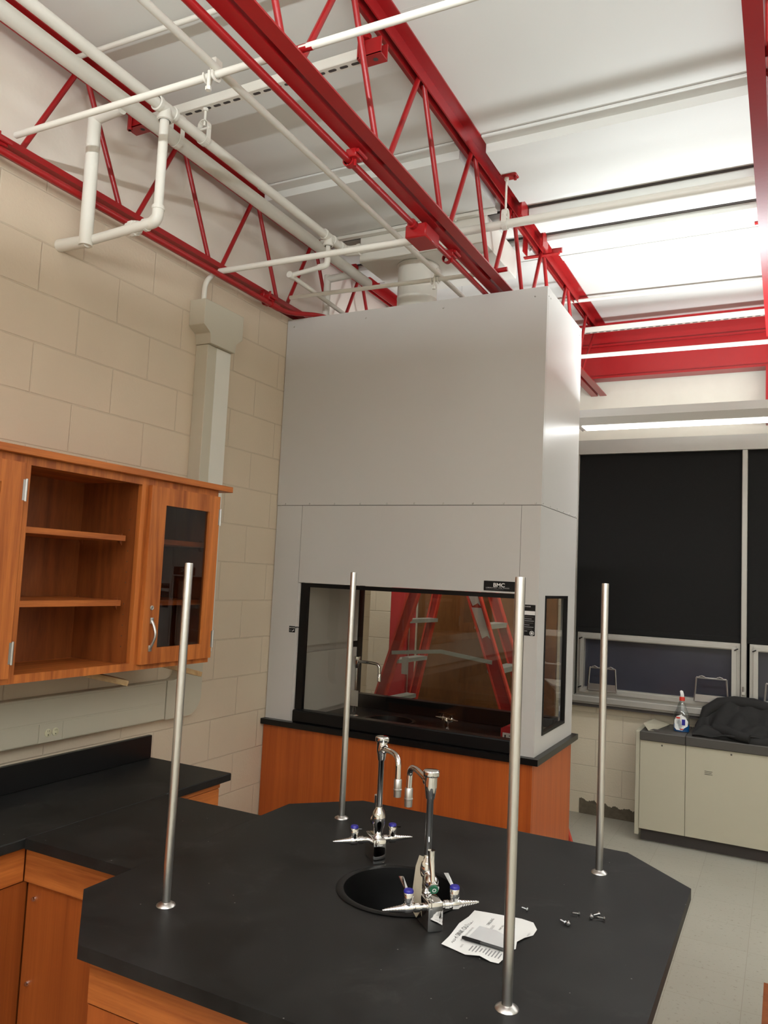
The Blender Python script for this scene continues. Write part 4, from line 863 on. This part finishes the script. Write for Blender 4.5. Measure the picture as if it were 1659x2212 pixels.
vr = thing('vertical_raceway', 'beige vertical raceway rising from behind the cabinet to a box below the joist', 'raceway', (.03, 2.8, 1.33))
MB().box(.0005, .078, 2.705, 2.885, 1.331, 2.852, .002).build('channel', 'race', vr, False)
MB().box(.0782, .080, 2.770, 2.880, 1.335, 2.848).build('cover_plate', 'wpipe', vr, False)
MB().prism([(.0005, 2.70, 2.853), (.0005, 2.892, 2.853), (.0005, 2.895, 2.905), (.0005, 2.945, 2.935), (.0005, 2.945, 3.062), (.0005, 2.642, 3.062), (.0005, 2.642, 2.935), (.0005, 2.695, 2.905)], (.098, 0, 0), .003).build('top_box', 'race', vr, False)
MB().tube(path([(.035, 2.70, 3.062), (.035, 2.70, 3.17), (.06, 2.74, 3.232)], .08), .013, 12).build('conduit_stub', 'wpipe', vr)

# ------------------------------------------------------------------ right side: convector, bottle, jacket
ra = thing('convector_cover', 'long cream metal convector cover with charcoal top under the windows', 'radiator', (3.2, 5.8, 0))
MB().box(1.715, 4.9, 5.60, 5.615, .092, .694).build('backing_panel', 'gap', ra, False)
for xa, xb in ((1.714, 2.012), (2.0145, 2.93), (2.9325, 3.85), (3.8525, 4.88)): MB().box(xa, xb, 5.588, 5.602, .090, .693, .002).build('front_panel', 'radi', ra, False)
MB().box(1.683, 1.712, 5.592, 6.028, .045, .752, .003).build('end_panel', 'radi', ra, False)
MB().box(1.7135, 2.011, 5.578, 6.028, .694, .7555, .004).box(2.0125, 4.9, 5.578, 6.028, .694, .7555, .004).build('top_cover', 'radcap', ra, False)
MB().box(1.72, 4.9, 5.655, 6.02, 0, .092).build('kick_plate', 'gap', ra, False)
for x, z in ((1.86, .672), (2.30, .672)): MB().cyl((x, 5.5875, z), (x, 5.5862, z), .006, n=12).build('panel_screw', 'gap', ra)
MB().cyl((1.86, 5.5775, .715), (1.86, 5.5762, .715), .006, n=12).build('panel_screw', 'gap', ra)
for i, w in enumerate((.05, .045, .05)): MB().box(2.135, 2.135 + w, 5.5872, 5.5878, .520 + i * .010, .523 + i * .010).build('paint_mark', 'radcap', ra, False)
MB().prism([(1.715, 5.70, .790), (1.765, 5.61, .7575), (1.80, 5.63, .7575), (1.86, 5.98, .758), (1.75, 6.0, .784)], (0, 0, .002)).build('bent_flap', 'radi', ra, False)
MB().box(1.77, 1.83, 5.63, 5.70, .7557, .760).build('flap_hole', 'gap', ra, False)
bt = thing('spray_bottle', 'clear spray bottle of blue cleaner with red and white trigger on the convector', 'bottle', (1.966, 5.757, .756))
def ell(prof, c, ex, ey, mat, name, par, n=28):
    m = MB(); rings = []
    for r, z in prof: rings.append([m.bm.verts.new((c[0] + ex * r * math.cos(2 * PI * i / n), c[1] + ey * r * math.sin(2 * PI * i / n), c[2] + z)) for i in range(n)])
    for A, B in zip(rings, rings[1:]):
        for i in range(n): m.bm.faces.new((A[i], A[(i + 1) % n], B[(i + 1) % n], B[i]))
    m.bm.faces.new(rings[0][::-1]); m.bm.faces.new(rings[-1])
    return m.build(name, mat, par)
bc_ = (1.966, 5.757, .7558)
body = ell([(.97, .001), (1, .006), (1.0, .10), (.93, .125), (.66, .155), (.46, .19), (.30, .210), (.28, .222)], bc_, .054, .032, 'g_bot', 'bottle_body', bt)
ell([(.93, .003), (.97, .008), (.97, .050), (.965, .0505)], bc_, .0535, .0315, 'bluel', 'blue_liquid', bt)
m = MB(); c0 = Vector(bc_)
lab_pts = [(-.043, .028), (-.030, .014), (.010, .012), (.020, .028), (.044, .045), (.046, .075), (.030, .105), (.0, .122), (-.030, .108), (-.044, .08)]
m.prism([(c0.x + a, c0.y - .0335 + .012 * (a / .054) ** 2, c0.z + b) for a, b in lab_pts], (0, -.0008, 0)); lb = m.build('bottle_label', 'white', bt, False)
MB().box(c0.x - .032, c0.x - .006, c0.y - .0352, c0.y - .0348, c0.z + .094, c0.z + .104).box(c0.x - .006, c0.x + .016, c0.y - .0352, c0.y - .0348, c0.z + .018, c0.z + .025).build('label_red_print', 'redcap', lb, False)
MB().box(c0.x + .006, c0.x + .028, c0.y - .0352, c0.y - .0348, c0.z + .05, c0.z + .09).build('label_blue_print', 'blue', lb, False)
for i in range(3): MB().box(c0.x - .030, c0.x - .012, c0.y - .0352, c0.y - .0348, c0.z + .078 - i * .009, c0.z + .0805 - i * .009).build('label_line', 'greyink', lb, False)
MB().lathe([(.016, .215), (.0185, .217), (.0185, .240), (.015, .243)], (c0.x + .002, c0.y, c0.z), (0, 0, 1), 22).build('spray_collar', 'redcap', bt)
MB().prism([(c0.x - .010, c0.y - .009, c0.z + .242), (c0.x + .016, c0.y - .009, c0.z + .242), (c0.x + .013, c0.y - .009, c0.z + .262), (c0.x + .008, c0.y - .009, c0.z + .282), (c0.x - .006, c0.y - .009, c0.z + .288), (c0.x - .014, c0.y - .009, c0.z + .280), (c0.x - .006, c0.y - .009, c0.z + .265)], (0, .018, 0), .003).build('spray_trigger', 'white', bt)
# jacket heaped on the convector
def hgt(x, y):
    u, v = (x - 2.05) / .62, (y - 5.62) / .40
    e = max(0, 1 - ((u - .52) / .54) ** 4) * max(0, 1 - ((v - .52) / .52) ** 4)
    ridge = .135 * math.exp(-((v - .72) / .22) ** 2) * (1 - abs(u - .5) ** 2 * 1.6)
    f = .085 + ridge + .016 * math.sin(u * 13 + v * 5) * (.4 + v) + .011 * math.sin(u * 27 - v * 11) + .012 * math.sin(v * 15 + u * 4)
    f -= .06 * math.exp(-((u - .13) / .05) ** 2 - ((v - .42) / .13) ** 2)
    return max(.004, f * e ** .55)
jk = thing('jacket', 'black jacket heaped on the convector top beside the spray bottle', 'jacket', (2.36, 5.8, .756))
m = MB(); nx_, ny_ = 84, 56; G = []
for i in range(nx_ + 1):
    G.append([])
    for j in range(ny_ + 1):
        u, v = i / nx_, j / ny_
        x = 2.05 + .62 * u; y = 5.62 + .40 * v + .02 * math.sin(u * 7) * (1 - v)
        G[-1].append(m.bm.verts.new((x, y, .7565 + hgt(x, min(6.02, max(5.62, 5.62 + .40 * v))))))
for i in range(nx_):
    for j in range(ny_): m.bm.faces.new((G[i][j], G[i + 1][j], G[i + 1][j + 1], G[i][j + 1]))
bord = [G[i][0] for i in range(nx_ + 1)] + [G[nx_][j] for j in range(1, ny_ + 1)] + [G[i][ny_] for i in range(nx_ - 1, -1, -1)] + [G[0][j] for j in range(ny_ - 1, 0, -1)]
low = [m.bm.verts.new((v.co.x, v.co.y, .7562)) for v in bord]
for i in range(len(bord)): j = (i + 1) % len(bord); m.bm.faces.new((bord[i], bord[j], low[j], low[i]))
m.bm.faces.new(low); m.build('jacket_body', 'cloth', jk)
MB().tube([(2.05 + .62 * i / 30, 5.615 + .015 * math.sin(i * .35), 0.769 + .03 * max(0, math.sin((i - 6) * .13)) + .004 * math.sin(i * .8)) for i in range(31)], .008, 8).build('hem', 'cloth', jk)
MB().tube([(2.20, 5.72, .812), (2.28, 5.66, .803), (2.34, 5.62, .796), (2.41, 5.60, .790)], [.045, .040, .034, .030], 14).build('sleeve', 'cloth', jk)
MB().tube([(2.08, 5.86, .80), (2.12, 5.90, .90), (2.20, 5.93, .955), (2.30, 5.94, .975), (2.42, 5.93, .975), (2.54, 5.91, .955), (2.62, 5.88, .90)], [.02, .04, .045, .045, .045, .04, .02], 14).build('collar', 'cloth', jk)

# ------------------------------------------------------------------ behind the hood: ladder and wood panel
lad = thing('step_ladder', 'red fibreglass stepladder standing open behind the fume hood', 'ladder', (.65, 4.8, 0))
def rail(xt, xb, y, lab_, th=.075, d=.022):
    """channel rail from floor (xb) to top (xt) at z 2.30, in plane y"""
    m = MB(); m.prism([(xb - th / 2, y, 0.0), (xb + th / 2, y, 0.0), (xt + th / 2, y, 2.30), (xt - th / 2, y, 2.30)], (0, d, 0)); r_ = m.build('rail', 'ladred', lad, False)
    e = MB()
    for s in (-1, 1):
        o_ = s * (th / 2 - .004)
        e.prism([(xb + o_ - .006, y - .008, 0), (xb + o_ + .006, y - .008, 0), (xt + o_ + .006, y - .008, 2.30), (xt + o_ - .006, y - .008, 2.30)], (0, d + .016, 0))
    e.build('rail_edge', 'ladedge', r_, False); return r_
lnear = (.413 - .035, .186 - .035); 
def at(z, x1, z1, k): return x1 + (z1 - z) * k
LN = lambda z: .378 - (1.636 - z) * .315
LF = lambda z: .372 - (1.637 - z) * .205
RN = lambda z: .812 + (1.653 - z) * .354
RF = lambda z: .805 + (1.649 - z) * .354
nl = rail(LN(2.3), LN(0), 4.58, '', .080); fl = rail(LF(2.3), LF(0), 4.985, '', .06)
nr = rail(RN(2.3), RN(0), 4.58, '', .095); fr_ = rail(RF(2.3), RF(0), 4.985, '', .075)
zz = .30
for k in range(6):
    z = .63 + .275 * (k - 1)
    MB().obox(((LN(z) + LF(z)) / 2 + .01, 4.79, z), (.08, 1, .0), (1, -.08, 0), (0, 0, 1), .200, .040, .013).build('step', 'ladalu', lad, False)
    MB().obox(((RN(z) + RF(z)) / 2 - .01, 4.79, z), (.0, 1, .0), (1, 0, 0), (0, 0, 1), .200, .045, .016).build('step', 'ladalu', lad, False)
MB().box(.15, .96, 4.565, 4.568, 1.24, 1.262).build('spreader_bar', 'ladalu', lad, False) if False else None
MB().prism([(LN(1.24) - .01, 4.566, 1.225), (.60, 4.566, 1.262), (RN(1.24), 4.566, 1.222), (RN(1.24), 4.566, 1.247), (.60, 4.566, 1.287), (LN(1.24) - .01, 4.566, 1.25)], (0, .004, 0)).build('spreader_bar', 'ladalu', lad)
MB().box(.50, .68, 4.56, 5.02, 2.30, 2.34, .004).build('top_cap', 'ladred', lad, False)
def stick(zr, z2, w0, w1, fn, par):
    e = [(fn(zr) + w0, 4.5785, zr), (fn(zr) + w1, 4.5785, zr)]
    e2 = [(fn(z2) + w1, 4.5785, z2), (fn(z2) + (w0 + w1) / 2 + .012, 4.5785, z2 + .02), (fn(z2) + w0 + .012, 4.5785, z2)]
    MB().prism(e + e2, (0, .0009, 0)).build('warning_sticker', 'sticker', par, False)
stick(1.67, 1.585, -.038, .030, RN, nr); stick(1.575, 1.38, -.038, .030, RN, nr)
MB().box(LN(1.28) + .05, LN(1.28) + .10, 4.5785, 4.5795, 1.10, 1.215).build('warning_sticker', 'sticker', nl, False)
t = thing('wood_partition', 'brown wood panel standing behind the ladder, seen through the hood glass', 'panel', (.67, 5.2, 0))
MB().box(.146, 1.205, 5.18, 5.22, .0, 2.3).build('panel_board', wood('brown_panel', (.095, .036, .010), (.20, .082, .022), 'z', 5, .2, wave=False), t, False)
MB().box(.134, .1455, 5.17, 5.225, 0, 2.3).build('edge_trim', 'tag', t, False)
# corner of the next bench cabinet at the right photo edge
t = thing('bench_cabinet', 'brown wooden cabinet corner at the lower right photo edge', 'cabinet', (2.85, 3.2, 0))
MB().box(2.553, 3.2, 2.45, 3.10, .05, .33).build('carcass', 'ply', t, False)
MB().box(2.60, 3.15, 2.5, 3.05, 0, .05).build('plinth', 'radcap', t, False)

# ------------------------------------------------------------------ world and view
w = bpy.data.worlds.new('world'); scn.world = w; w.use_nodes = True
w.node_tree.nodes['Background'].inputs[0].default_value = (.02, .022, .03, 1); w.node_tree.nodes['Background'].inputs[1].default_value = .3
scn.view_settings.view_transform = 'Standard'; scn.view_settings.look = 'None'; scn.view_settings.exposure = 0.0
scn.cycles.max_bounces = 10; scn.cycles.diffuse_bounces = 6; scn.cycles.glossy_bounces = 5; scn.cycles.transparent_max_bounces = 12
scn.cycles.use_denoising = True; scn.cycles.sample_clamp_indirect = 6.0
